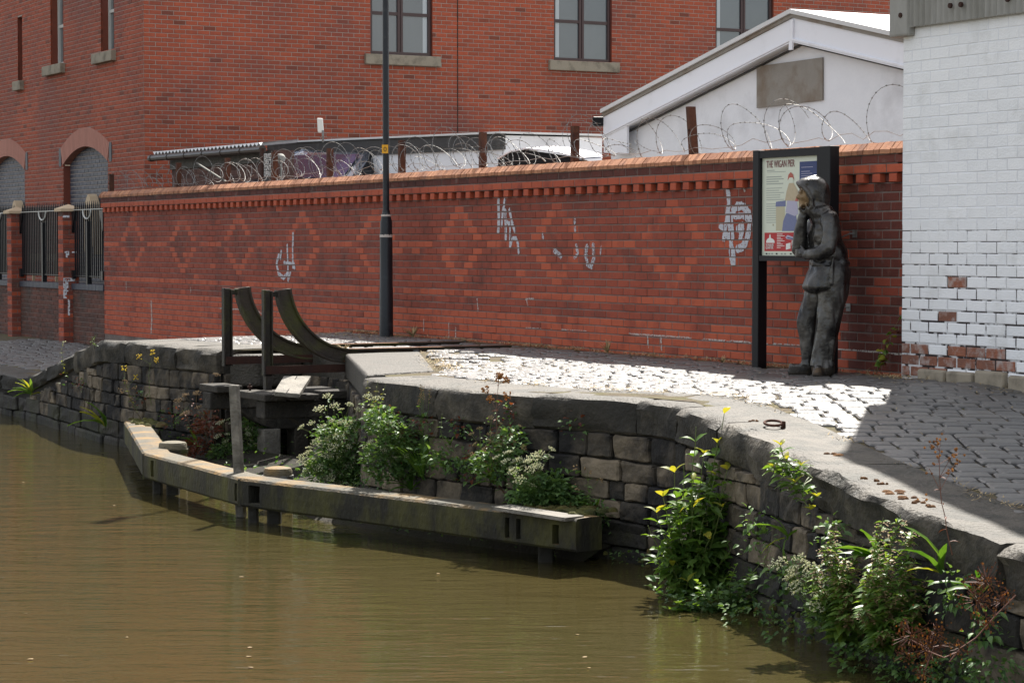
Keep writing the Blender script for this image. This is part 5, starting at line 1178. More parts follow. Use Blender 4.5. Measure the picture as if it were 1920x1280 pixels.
# ------------------------------------------------------------------ curved tippler rails
def ipoly(k=1.0):   # section: x across the rail, y outward from running face
    return [(-.045, 0), (.045, 0), (.045, .018), (.012, .030), (.012, .132), (.055, .146), (.055, .164), (-.055, .164), (-.055, .146), (-.012, .132), (-.012, .030), (-.045, .018)]
zr0 = 1.335
for i, (tr_, lab) in enumerate(((6.57, 'curved up iron rail end nearest the stone slab'), (7.72, 'curved up iron rail end on the far left side'))):
    o = thing('tippler_rail', lab, 'rail', TW(tr_, 2.26, zr0), 'curved canal tippler rails'); pts = []; Rr = .74
    for k in range(6): pts.append((.28+(2.16-.28)*k/5, zr0, 0))
    for k in range(1, 19): a = R(83)*k/18; pts.append((2.18+Rr*math.sin(a), zr0+Rr*(1-math.cos(a)), a))
    sec = ipoly(); n = len(sec); vs = []
    for (w_, z_, a) in pts:
        for x, y in sec:
            vs.append(TW(tr_+x, w_+y*math.sin(a), z_-y*math.cos(a)))
    fs = [(k*n+j, k*n+(j+1) % n, (k+1)*n+(j+1) % n, (k+1)*n+j) for k in range(len(pts)-1) for j in range(n)]+[tuple(range(n)), tuple((len(pts)-1)*n+j for j in range(n))[::-1]]
    ni = 5; q = MB(); 
    q.add(vs, fs, .35+.2*i); r = q.build('rail', ['rail_iron', 'rail_worn'], o, origin=o.location)
    for p in r.data.polygons:
        c = p.center+o.location; tt, ww = to_tw(c.x, c.y)
        if ww < 2.3 and p.normal.z > .7: p.material_index = 1
    wp = 3.21; zb = 1.07 if i == 0 else 1.12
    q = MB(); q.box(TW(tr_-.045, wp, zb), dv(DT, .075), dv(NT, .018), (0, 0, 1.975-zb)); q.box(TW(tr_-.01, wp, zb), dv(DT, .02), dv(NT, -.07), (0, 0, 1.97-zb)); q.box(TW(tr_-.045, wp-.085, zb), dv(DT, .09), dv(NT, .015), (0, 0, 1.96-zb)); bevel(q.build('post', 'rail_iron', o, origin=o.location), .004)
    q = MB(); q.box(TW(tr_-.05, 1.9, zb+.02), dv(DT, .1), dv(NT, wp-1.9), (0, 0, .012)); q.box(TW(tr_-.05, 1.9, zb+.03), dv(DT, .012), dv(NT, wp-1.9), (0, 0, .075)); q.build('tie_bar', 'rust', o, origin=o.location)
    q = MB(); q.box(TW(tr_-.02, wp-.075, 1.9), dv(DT, .04), dv(NT, -.11), (0, 0, .05)); q.build('cleat', 'rail_iron', o, origin=o.location)
# timber stage under the rails
st = thing('timber_stage', 'decayed timber cantilever stage beneath the curved rails', 'jetty', TW(6.8, 2.8, .5)); og = st.location
def tim(name, t0, t1, w0, w1, z0, z1, mn='timber_old', tone=.3, tilt=0):
    q = MB(); q.box(TW(t0, w0, z0), dv(DT, t1-t0)+Vector((0, 0, tilt)), dv(NT, w1-w0), (0, 0, z1-z0), tone); o = bevel(q.build(name, mn, st, origin=og), .012); return o
tim('deck_beam', 7.45, 8.0, 3.1, 3.4, .845, .92, tone=.3)
for t0 in (6.05, 7.6):
    tim('bearer', t0, t0+.24, 2.0, 3.42, .66, .84, tone=.15)
    cs = [TW(t0+.02, 2.0, .66), TW(t0+.02, 3.10, .66)]+[TW(t0+.02, 3.10-.10*k, .66-.24*math.sin(k/5*math.pi/2)) for k in range(1, 6)]+[TW(t0+.02, 2.0, .42)]
    q = MB(); q.prism(cs, tuple(dv(DT, .2)), .1); q.build('corbel', 'timber_old', st, origin=og)
    tim('upright', t0-.01, t0+.2, 2.60, 2.80, -.4, .42, 'timber_grey', .35)
    tim('upright', t0+.02, t0+.26, 2.25, 2.42, -.4, .42, 'timber_old', .5)
tim('deck_beam', 5.95, 6.75, 3.22, 3.46, .845, .92, tone=.4); tim('deck_beam', 5.95, 6.85, 2.85, 3.18, .845, .905, tone=.5); tim('deck_beam', 6.0, 6.8, 2.45, 2.80, .845, .93, tone=.3); tim('deck_beam', 5.9, 6.5, 2.16, 2.42, .85, .99, tone=.4)
q = MB(); q.lathe(TW(6.6, 3.36, .92), [(.012, -.02), (.012, .03), (.026, .03), (.026, .045), (.012, .05), (.012, .07)], 8); q.build('bolt', 'rust', st, origin=og)
q = MB(); q.box(TW(6.53, 3.14, .92), dv(DT, .075), dv(NT, .07), (0, 0, .15)); q.build('shoe', 'rail_iron', st, origin=og)
# loose plank, tilted, lit from behind
a, b, c, d = PY(532, 704.5, 23.6), PY(583, 704.5, 23.6), PY(561, 738, 22.95), PY(514, 734, 22.95)
pk = thing('loose_plank', 'weathered loose plank lying across the timber stage', 'plank', (a+c)/2-Vector((0, 0, .04))); q = MB(); q.prism([p-Vector((0, 0, .045)) for p in (a, b, c, d)], (0, 0, .045), .6); bevel(q.build('plank', 'timber_grey', pk, origin=pk.location), .006)
q = MB(); m1, m2 = (a+b)/2, (c+d)/2; e = (b-a).normalized()*.005; q.prism([m1-e+Vector((0, 0, .0015)), m1+e+Vector((0, 0, .0015)), m2+e+Vector((0, 0, .0015)), m2-e+Vector((0, 0, .0015))], (0, 0, .0008)); q.build('split', 'wall_core', pk, origin=pk.location)

# ------------------------------------------------------------------ timber fender in the canal
zt = .40; hb = .25; wd = .28
FA, FB, FC, FE = PZ(232, 789, zt), PZ(268, 849, zt), PZ(447, 896, zt), PZ(1080, 973, zt)
fen = thing('timber_fender', 'long mossy timber fender beam on piles in the canal', 'fender', FC-Vector((0, 0, .4))); og = fen.location
def evalmesh(o):
    dg = bpy.context.evaluated_depsgraph_get(); me = bpy.data.meshes.new_from_object(o.evaluated_get(dg)); return me
def beam(P, Q, nm, pockets, tone, jag=0):
    d = (Q-P); Ld = d.length; d.normalize(); back = Vector((-d.y, d.x, 0)); back = back if back.y > 0 else -back
    n = max(3, int(Ld/.16)); vs = []; sec = [(0, 0), (0, -hb), (wd, -hb), (wd, 0)]; sub = []
    prof = [(.0, -hb+.02), (-.004, -hb*.5), (.0, -.02), (.018, 0), (wd*.5, .004), (wd-.02, 0), (wd, -.02), (wd, -hb), (.02, -hb)]; m = len(prof)
    for i in range(n+1):
        c = P+d*(Ld*i/n); wob = .002*nz((i*.25, tone*9, 1))
        for k, (x, z) in enumerate(prof): r = .004*nz((i*.8, k, tone*7)); vs.append(c+back*(x+wob+r)+Vector((0, 0, z+.003*nz((i*.2, tone, 4))+r*.6)))
    fs = [(i*m+k, i*m+(k+1) % m, (i+1)*m+(k+1) % m, (i+1)*m+k) for i in range(n) for k in range(m)]+[tuple(range(m)), tuple(n*m+k for k in range(m))[::-1]]
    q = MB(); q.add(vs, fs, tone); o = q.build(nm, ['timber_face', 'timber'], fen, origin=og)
    bmx = bmesh.new(); bmx.from_mesh(o.data); bmesh.ops.recalc_face_normals(bmx, faces=bmx.faces[:]); bmx.to_mesh(o.data); bmx.free()
    if pockets:
        cq = MB()
        for (f, wdt, z0, z1) in pockets: c = P+d*(Ld*f); cq.box(c-back*.05+Vector((0, 0, z0)), d*wdt, back*.19, (0, 0, z1-z0))
        co_ = cq.build('cut', 'wall_core'); b_ = o.modifiers.new('b', 'BOOLEAN'); b_.operation = 'DIFFERENCE'; b_.solver = 'EXACT'; b_.object = co_
        bpy.context.view_layer.update(); me = evalmesh(o); o.modifiers.clear(); o.data = me; bpy.data.objects.remove(co_, do_unlink=True)
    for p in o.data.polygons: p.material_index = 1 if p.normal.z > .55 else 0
    return d, back
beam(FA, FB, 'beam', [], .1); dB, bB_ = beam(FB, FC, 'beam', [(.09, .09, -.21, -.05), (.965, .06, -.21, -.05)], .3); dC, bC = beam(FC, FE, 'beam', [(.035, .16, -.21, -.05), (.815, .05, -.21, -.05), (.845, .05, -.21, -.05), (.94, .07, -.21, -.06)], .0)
def pile(p, nm='pile', r=.12, z1=.2, mn='timber_wet'):
    q = MB(); q.box(p+Vector((-r, -r, -1-p.z)), (2*r, 0, 0), (0, 2*r, 0), (0, 0, 1+z1), .4); bevel(q.build(nm, mn, fen, origin=og), .015)
for P, dd, bb in ((FB, dB, bB_), (FC, dC, bC)):
    pile(P+dd*.03+bb*.14, r=.045); pile(P+dd*.2+bb*.24, r=.06)
for f in (.86,): pile(FC.lerp(FE, f)+bC*.26, r=.06)
for P in (FB, FC): q = MB(); q.box(P-Vector((.004, .012, hb+.005)), (.03, 0, 0), (0, .02, 0), (0, 0, hb)); q.build('strap', 'rail_iron', fen, origin=og)
for i, (px, py, Y, r, lab) in enumerate(((324, 829, 22.9, .145, 'moss topped round pile with iron band near the bend of the fender'), (521, 877, 20.9, .135, 'cut off round pile with iron band below the timber stage'))):
    c = PY(px, py, Y); o = thing('banded_pile', lab, 'pile', Vector((c.x, c.y, 0)), 'round banded piles'); q = MB(); q.lathe(c, [(r, -1.2), (r, -.06), (r*.98, -.02), (r*.9, 0), (r*.5, .012)], 20, .6); q.build('trunk', 'timber', o, origin=o.location, smooth=True).modifiers.new('e', 'EDGE_SPLIT').split_angle = R(40)
    q = MB(); q.lathe(c, [(r+.001, -.105), (r+.009, -.105), (r+.009, -.065), (r+.001, -.065)], 20); q.build('band', 'galvanised' if i else 'rail_iron', o, origin=o.location, smooth=True).modifiers.new('e', 'EDGE_SPLIT').split_angle = R(40)
a, b = PY(436, 722, 20.35), PY(449, 900, 20.35); q = MB(); dx = Vector((.075, 0, 0)); dy = Vector((.02, .07, 0)); b.z = .0; q.add([b-dx/2, b+dx/2, b+dx/2+dy, b-dx/2+dy, a-dx/2, a+dx/2, a+dx/2+dy, a-dx/2+dy], [(0, 3, 2, 1), (4, 5, 6, 7), (0, 1, 5, 4), (1, 2, 6, 5), (2, 3, 7, 6), (3, 0, 4, 7)], .45)
stk = q.build('stake', 'timber_grey', origin=b); bevel(stk, .008); tag(stk, 'square wooden stake standing upright behind the fender', 'stake')
q = MB(); p0 = FC.lerp(FE, .80); q.box(p0+Vector((-.06, -.05, .006)), dC*.8+Vector((0, 0, -.02)), bC*.2, (0, 0, .028), .4); tag(q.build('broken_board', 'timber_grey', origin=p0), 'short splintered board lying on the fender near its right end', 'board')
# silt bank under the plants, added dark for the shade between fender and quay
q = MB(); vs = []
fl_ = [FA+Vector((.2, .3, 0)), FB.lerp(FC, .0)+bB_*.3, FB.lerp(FC, .5)+bB_*.3, FC+bB_*.3, FC.lerp(FE, .25)+bC*.28, FC.lerp(FE, .5)+bC*.28, FC.lerp(FE, .75)+bC*.28, FC.lerp(FE, .9)+bC*.3]
for i, p in enumerate(fl_):
    t_, w_ = to_tw(p.x, p.y); we = w_edge(t_); 
    for k in range(6): f = k/5; ww = w_+(min(we-.05, w_-.02)-w_)*f; c_ = TW(t_, ww); vs.append((c_.x, c_.y, -.16+.34*f**.8+.06*nz((i*.9, k*.8, 2))))
q.add(vs, [(i*6+k, i*6+k+1, (i+1)*6+k+1, (i+1)*6+k) for i in range(len(fl_)-1) for k in range(5)], .3); o = q.build('silt_bank', 'mud', smooth=True); tag(o, 'dark silt bank between the fender and the quay wall', 'bank', kind='structure')
# mooring ring on the coping
c = PZ(1450, 797, 1.19); rg = thing('mooring_ring', 'rusty iron mooring ring lying on the sloping coping', 'mooring ring', c)
q = MB(); q.tube([c+Vector((.062*math.cos(a), .075*math.sin(a), .016+.012*math.sin(a))) for a in [2*math.pi*k/24 for k in range(25)]], .0095, 8, .5, caps=False); q.build('ring', 'rust', rg, origin=c, smooth=True)
q = MB(); q.tube([c+Vector((.055, -.05, -.03)), c+Vector((.062, -.045, .03)), c+Vector((.073, -.03, .026)), c+Vector((.075, -.02, -.03))], .010, 8, .3); q.build('eye', 'rust', rg, origin=c, smooth=True)
# ------------------------------------------------------------------ plants
pr_ = random.Random(77)
SAMP = []
for P in (PATH_L, PATH_N, PATH_R):
    n = int(P.len/.08)
    for i in range(n+1): p, d, o = path_at(P, P.len*i/n); SAMP.append((p, o))
def wall_at(px, py, off=.10):
    """the spot on the quay face that shows at a pixel"""
    best = None
    for p, o in SAMP:
        q_ = p+o*off; z = PY(px, py, q_.y).z; e = abs(proj(q_.x, q_.y, z)[0]-px)
        if z > p.z+.4 or z < -.4: continue
        if best is None or e < best[0]-1e-6: best = (e, q_, z, o)
    if best is None: best = (0, SAMP[0][0], .5, SAMP[0][1])
    r = best[1].copy(); r.z = best[2]; return r, best[3]
def leaf_mesh(kind, mname, cache={}):
    """unit leaf along +x, face +z: two-sided blade folded on its midrib"""
    v = pr_.randrange(3); key = (kind, mname, v)
    if key in cache: return cache[key]
    W = {'lance': [(0, .02), (.12, .09), (.35, .17), (.6, .15), (.82, .07), (1, .004)], 'strap': [(0, .03), (.1, .07), (.35, .105), (.65, .10), (.88, .06), (1, .006)], 'broad': [(0, .02), (.12, .2), (.35, .29), (.6, .22), (.82, .1), (1, .004)], 'heart': [(0, .16), (.1, .32), (.3, .38), (.6, .27), (.85, .1), (1, .004)]}[kind]
    rr = random.Random(str(key)); dr = {'lance': .22, 'strap': .38, 'broad': .2, 'heart': .15}[kind]*rr.uniform(.5, 1.5); vs = []
    for x, w_ in W:
        z = .10*math.sin(x*2.2)-dr*x*x; wv = rr.uniform(-.015, .015)*(1 if kind != 'strap' else 1.8)
        vs += [(x, -w_, z+w_*.35+wv), (x, 0, z), (x, w_, z+w_*.35-wv)]
    fs = []
    for i in range(len(W)-1):
        a = i*3; fs += [(a, a+3, a+4, a+1), (a+1, a+4, a+5, a+2)]
    me = bpy.data.meshes.new('leaf'); me.from_pydata(vs, [], fs); me.materials.append(MATS[mname]); me.polygons.foreach_set('use_smooth', [True]*len(fs)); me.update(); cache[key] = me; return me
def frame_(d, up=Vector((0, 0, 1))):
    d = d.normalized(); y = up.cross(d)
    if y.length < .05: y = Vector((0, 1, 0)).cross(d)
    y.normalize(); z = d.cross(y); return Matrix((d, y, z)).transposed()
def leaf_obj(parent, kind, mname, pos, d, size, tone, name='leaf', roll=0, wide=1.0):
    o = bpy.data.objects.new(name, leaf_mesh(kind, mname)); o['tone'] = float(tone)
    M = frame_(d) @ Matrix.Rotation(roll, 3, 'X'); o.matrix_local = Matrix.Translation(pos-parent.location) @ M.to_4x4() @ Matrix.Diagonal((size, size*wide, size, 1)); link(o, parent); return o
def leaf_geo(q, kind, mname, pos, d, size, tone, roll=0, wide=1.0):
    me = leaf_mesh(kind, mname); M = frame_(d) @ Matrix.Rotation(roll, 3, 'X'); S = Vector((size, size*wide, size))
    vs = [pos+M @ Vector((v.co.x*S.x, v.co.y*S.y, v.co.z*S.z)) for v in me.vertices]; q.add(vs, [tuple(p.vertices) for p in me.polygons], tone)
def stem_pts(a, b, bow, n=8):
    s = pr_.uniform(0, 50); return [a.lerp(b, i/n)+bow*math.sin(math.pi*i/n)*.5+Vector((nz((i*.5, s, 0)), nz((i*.5, s, 3)), 0))*.015 for i in range(n+1)]
U = lambda a, b: pr_.uniform(a, b)
def rnd(s): return Vector((U(-s, s), U(-s, s), U(-s, s)))

def bush(label, root, tops, size, mats=('leaf_green', 'leaf_fresh'), kind='lance', cat='shrub', name='leafy_shrub', gap=.055, per=3, top_yellow=.3, cap_n=290, dens=1.0):
    r0, out = wall_at(*root); o = thing(name, label, cat, r0); q = MB(); nL = 0; jobs = []
    for (px, py, off) in tops:
        b = PY(px, py, r0.y-off) if off is not None else wall_at(px, py, .2)[0]; pts = stem_pts(r0+rnd(.04), b, out*.12, 10); q.tube(pts, [.006-.0035*i/10 for i in range(11)], 5, .5)
        Ls = (b-r0).length; nn = max(4, int(Ls/gap*dens))
        for k in range(2, nn+1):
            f = k/nn; i = min(9, int(f*10)); p = pts[i].lerp(pts[i+1], f*10-i) if f < 1 else pts[-1]; a0 = U(0, 6.28)
            for j in range(per):
                a = a0+2*math.pi*j/per; rise = -.25+.9*f*f; d = Vector((math.cos(a), math.sin(a), rise+U(-.2, .2))); d = d+out*.35
                sz = size*(1.05-.5*f*f)*U(.7, 1.15); jobs.append((p, d, sz, f))
    pr_.shuffle(jobs)
    for (p, d, sz, f) in jobs[:cap_n]:
        m_ = mats[1] if f > .93 else ('leaf_fresh' if f > .7 else mats[0])
        leaf_obj(o, kind, m_, p, d, sz, U(.15, .85)+(.1 if f > .7 else -.05), roll=U(-.5, .5), wide=1.35)
    ql = MB()
    for (p, d, sz, f) in jobs: 
        for _ in range(2 if f < .75 else 0): leaf_geo(ql, kind, mats[0], p+rnd(.06), d+rnd(.6), sz*U(.5, .9), U(.0, .6), roll=U(-.6, .6), wide=1.2)
    ql.build('inner_foliage', mats[0], o, origin=r0, kind='stuff')
    q.build('stem', 'stem_green', o, origin=r0); return o
def umbel(qs, qf, base, d, rad, mat_tone):
    d = d.normalized(); M = frame_(d); n = 13
    for k in range(n):
        a = 2*math.pi*k*.382; rr_ = rad*math.sqrt((k+.3)/n); tip = base+d*(rad*.75-rr_*.22)+(M @ Vector((0, math.cos(a), math.sin(a))))*rr_; qs.tube([base, tip], .0011, 3, .5, caps=False)
        for j in range(6):
            c = tip+rnd(rad*.16); s_ = rad*.085; qf.add([c+Vector((s_, 0, 0)), c+Vector((0, s_, .2*s_)), c+Vector((-s_, 0, 0)), c+Vector((0, -s_, 0)), c+Vector((0, 0, s_*.9)), c+Vector((0, 0, -s_*.6))], [(0, 1, 4), (1, 2, 4), (2, 3, 4), (3, 0, 4), (1, 0, 5), (2, 1, 5), (3, 2, 5), (0, 3, 5)], U(.2, .9)+mat_tone)
def ferny(q, c, rad, n, size, tone=0.0, kind='broad'):
    """a clump of finely cut leaves"""
    for _ in range(n):
        while True:
            v = Vector((U(-1, 1), U(-1, 1), U(-1, 1)))
            if v.length < 1: break
        p = c+Vector((v.x*rad[0], v.y*rad[1], v.z*rad[2])); d = Vector((v.x, v.y-.3, U(-.4, .5))); leaf_geo(q, kind, 'leaf_dark', p, d, size*U(.6, 1.3), U(.1, .9)+tone, roll=U(-.8, .8))
def hemlock(label, root, umbels, clumps, fmat='flower_white', dry=False, leafmat='leaf_dark', rad=.05):
    r0, out = wall_at(*root); o = thing('hemlock_plant', label, 'plant', r0, 'umbel flowered plants by the quay'); qs, qf, ql = MB(), MB(), MB()
    for (px, py) in umbels:
        off = U(.12, .45); tip = PY(px, py, r0.y-off); pts = stem_pts(r0+rnd(.06), tip, out*.1+Vector((U(-.05, .05), 0, 0)), 8); qs.tube(pts, [.0045-.0028*i/8 for i in range(9)], 4, .5)
        umbel(qs, qf, tip-Vector((0, 0, rad*.7)), (tip-pts[-3]).normalized()+Vector((0, -.2, .5)), rad*U(.75, 1.25), 0)
        for k in range(2):
            f = U(.45, .85); p = pts[int(f*8)]; t2 = p+Vector((U(-.16, .16), U(-.12, .06), U(.05, .16))); qs.tube([p, t2], .0018, 3, .5); umbel(qs, qf, t2, t2-p+Vector((0, 0, .1)), rad*U(.5, .85), 0)
        for k in range(7): ferny(ql, pts[pr_.randrange(2, 8)]+rnd(.06), (.05, .05, .05), 3, .035)
    for (px, py, rx, rz, n) in clumps:
        c = PY(px, py, r0.y-.22); ferny(ql, c, (rx, .2, rz), int(n*1.9), .055)
    qs.build('stem', 'stem_green' if not dry else 'stem_brown', o, origin=r0); qf.build('umbels', fmat, o, origin=r0, kind='stuff'); ql.build('foliage', leafmat, o, origin=r0, kind='stuff'); return o
hemlock('tall white flowering hemlock beside the timber stage, the fullest of them', (655, 905), [(615, 740), (655, 755), (700, 770), (715, 800), (595, 825), (632, 815), (660, 800), (585, 865), (612, 850), (640, 905), (680, 820), (605, 905), (570, 860), (600, 765), (628, 758), (640, 790), (585, 790), (612, 820), (580, 845), (600, 872), (630, 850), (655, 830), (645, 880), (575, 880), (690, 775), (672, 765), (620, 890), (590, 905), (660, 870), (608, 795), (700, 800), (625, 835)], [(650, 870, .30, .17, 330), (690, 890, .20, .12, 240), (640, 820, .26, .19, 260), (705, 850, .14, .16, 180), (600, 880, .14, .12, 120), (722, 880, .14, .14, 200)])
hemlock('tangled green hemlock between the tall flowering hemlock and the tall grass', (740, 890), [(705, 745), (730, 790), (748, 815), (720, 840), (760, 850), (690, 740)], [(720, 860, .2, .2, 260), (745, 820, .16, .18, 160), (715, 790, .14, .14, 110), (775, 880, .16, .10, 120)], rad=.04)
hemlock('seeding hemlock sprawling on the wall below the dock spike', (940, 890), [(900, 800), (920, 780), (960, 800), (935, 830), (980, 835)], [(930, 870, .2, .14, 150), (960, 830, .12, .14, 80)], 'seed_brown', rad=.035)
hemlock('hemlock in flower behind the wooden stake and left of the upright', (470, 880), [(415, 790), (440, 790), (425, 825), (410, 815), (468, 800), (495, 785), (465, 855), (488, 850), (460, 768), (450, 830)], [(470, 860, .22, .14, 240), (500, 840, .16, .14, 160), (480, 800, .18, .18, 150), (420, 850, .18, .12, 120), (540, 870, .14, .10, 90)])
hemlock('brownish dried hemlock left of the wooden stake', (400, 840), [(335, 748), (395, 760), (420, 760), (385, 720), (412, 735), (370, 735), (350, 770), (405, 700)], [(390, 800, .16, .16, 90), (365, 840, .16, .12, 80)], 'seed_brown', True, 'leaf_red')
hemlock('low white flowering hemlock growing at the right end of the fender', (1010, 950), [(950, 860), (985, 862), (1000, 855), (1012, 845), (975, 895), (1010, 870), (965, 880), (995, 875)], [(1020, 920, .22, .14, 230), (1060, 940, .16, .10, 150), (990, 935, .18, .08, 90), (1090, 955, .10, .08, 70)])
hemlock('white flowering hemlock at the left of the nettles by the water', (1560, 1160), [(1462, 1052), (1500, 1040), (1520, 1060), (1545, 1080), (1530, 1105), (1585, 1135), (1595, 1150), (1612, 1120), (1492, 1095), (1535, 1130), (1765, 1148)], [(1560, 1150, .16, .10, 130), (1610, 1190, .2, .10, 150), (1720, 1200, .2, .12, 170), (1750, 1160, .12, .1, 80)])
bush('big leaved bright green shrub growing out of the quay wall', (1330, 1150), [(1400, 865, .1), (1430, 905, .12), (1440, 960, .15), (1425, 1015, .2), (1395, 1040, .25), (1215, 985, .35), (1345, 830, .1), (1320, 850, .2), (1300, 900, .3), (1365, 880, .2), (1395, 900, .15), (1420, 960, .15), (1245, 930, .35), (1275, 960, .4), (1320, 970, .4), (1355, 950, .35), (1230, 1040, .35), (1358, 775, .05), (1305, 800, .15), (1282, 870, .2), (1265, 885, .35), (1230, 960, .3), (1250, 1000, .4), (1300, 950, .35), (1340, 890, .15), (1380, 860, .1), (1260, 1060, .35), (1330, 1010, .4), (1400, 930, .15), (1290, 1090, .4), (1370, 1030, .3), (1240, 1110, .3)], .185, ('leaf_green', 'leaf_yellow'), gap=.10, per=4, cap_n=298)
bush('small yellow tipped shrub hanging under the sloping coping', (1520, 900), [(1465, 835, .12), (1450, 875, .15), (1500, 872, .15), (1490, 905, .2), (1530, 930, .2), (1520, 955, .25), (1475, 860, .1)], .12, ('leaf_green', 'leaf_yellow'), gap=.06, per=3, cap_n=150)
bush('leafy undergrowth spreading at the waterline beside the big shrub', (1380, 1160), [(1430, 1050, .25), (1460, 1085, .25), (1480, 1130, .25), (1380, 1060, .4), (1310, 1090, .45), (1250, 1140, .3), (1450, 1150, .3), (1300, 1130, .3), (1350, 1100, .35), (1410, 1080, .3), (1440, 1120, .3), (1330, 1160, .35), (1400, 1140, .4), (1270, 1130, .3), (1220, 1100, .2)], .075, ('leaf_dark', 'leaf_green'), 'broad', 'plant', 'undergrowth_plant', gap=.035, cap_n=280)
def nettle(label, root, tops, size=.11):
    r0, out = wall_at(*root); o = thing('nettle_plant', label, 'plant', r0, 'nettles at the right end'); qs, ql, qd = MB(), MB(), MB()
    for (px, py, off) in tops:
        b = PY(px, py, r0.y-off); pts = stem_pts(r0+rnd(.1), b, out*.1, 12); qs.tube(pts, [.005-.003*i/12 for i in range(13)], 4, .5); nn = int((b-r0).length/.024)
        for k in range(2, nn):
            f = k/nn; i = min(11, int(f*12)); p = pts[i].lerp(pts[i+1], f*12-i); a0 = k*1.57+U(-.4, .4)
            for j in range(2):
                a = a0+math.pi*j; d = Vector((math.cos(a), math.sin(a), U(-.35, .25)))+out*.25; leaf_geo(ql, 'broad', 'leaf_green', p, d, size*(1.25-.8*f)*U(.8, 1.2), U(.1, .9), roll=U(-.4, .4))
                if f > .35:
                    for m_ in range(2):
                        e = p+Vector((math.cos(a+.8), math.sin(a+.8), 0))*U(.03, .055)+Vector((0, 0, U(-.04, 0))); 
                        for s_ in range(4): c = p.lerp(e, (s_+1)/4)+rnd(.006); w_ = .006; qd.add([c+Vector((w_, 0, 0)), c+Vector((0, w_, w_*.3)), c+Vector((-w_, 0, 0)), c+Vector((0, -w_, -w_*.3))], [(0, 1, 2, 3)], U(.2, .9))
    qs.build('stem', 'stem_green', o, origin=r0); ql.build('foliage', 'leaf_green', o, origin=r0, kind='stuff'); qd.build('seed_tassels', 'seed_brown', o, origin=r0, kind='stuff')
nettle('nettle clump with pale tops, left of the tall seeding nettles', (1600, 1190), [(1530, 1060, .2), (1620, 1020, .15), (1590, 1150, .4), (1640, 1150, .35), (1562, 990, .1), (1545, 1020, .2), (1585, 1040, .2), (1610, 1060, .25), (1570, 1075, .3), (1600, 1110, .35), (1640, 1100, .3)])
nettle('tall nettles carrying brown seed tassels at the lower right', (1690, 1200), [(1780, 1090, .15), (1630, 1060, .2), (1700, 1160, .4), (1750, 1180, .3), (1665, 1180, .4), (1655, 970, .05), (1690, 965, .1), (1710, 990, .15), (1670, 1040, .25), (1715, 1050, .25), (1740, 1080, .2), (1690, 1110, .35), (1655, 1100, .3), (1730, 1130, .3), (1620, 1140, .3), (1760, 1130, .2)])
def fern(label, root, fr, L_=.26, m_='leaf_fresh', off=.06):
    r0, out = wall_at(*root); o = thing('hart_tongue_fern', label, 'fern', r0, 'strap leaved ferns on the quay wall')
    for k, (dx, dz, s_) in enumerate(fr): leaf_obj(o, 'strap', m_ if pr_.random() > .12 else 'leaf_yellow', r0+rnd(.012)-out*.02, Vector((dx, 0, dz))+out*.55, L_*s_*.95, U(.0, .7), 'frond', U(-.6, .6), .85)
FAN = [(-1.2, .35, .8), (-.9, .7, 1.05), (-.65, .9, .9), (-.4, 1.0, .95), (.05, 1.1, .9), (.3, 1.1, 1.0), (.5, 1, .85), (1, .6, .9), (1.3, .2, .7)]
fern('bright fern standing behind the fender near the grass tuft', (765, 918), FAN, .24); fern('fern in the wall joint under the pale coping block', (920, 905), FAN[:5], .27); fern('fern low on the left end of the quay above the water', (195, 800), FAN[1:6], .42)
fern('yellowing fern below the small yellow tipped shrub', (1470, 1010), [(-.5, 1, 1.2), (.3, 1, .9), (-.8, -.6, .9), (.4, -.7, .9), (.9, .4, .8)], .21); fern('fern with long fronds behind the nettles', (1650, 1060), FAN[1:5], .32); fern('fern under the sloping coping right of the nettles', (1755, 1075), [(-.4, 1, 1.3), (.1, 1.2, 1.4), (.5, .7, 1), (-.9, .3, .8)], .24); fern('curled fern beneath the last dark coping stone', (1830, 1110), [(-1.2, .5, 1.3), (-.6, .4, 1), (.4, .9, .8), (.9, .4, .7)], .22)
fern('dark fern clump on the ramp end of the quay at far left', (55, 740), FAN, .3, 'leaf_green'); fern('fern in the wall under the end of the fender', (1095, 1045), [(-.4, -.8, .8), (.2, -1, .9), (.6, -.6, .7), (.9, .2, .6)], .2, 'leaf_green'); fern('broad leaved fern behind the banded pile', (365, 835), [(-.6, 1, .8), (.3, 1, 1), (1, .4, 1)], .25, 'leaf_green'); fern('small fern at the right end of the fender top', (1115, 965), FAN[1:6], .2)
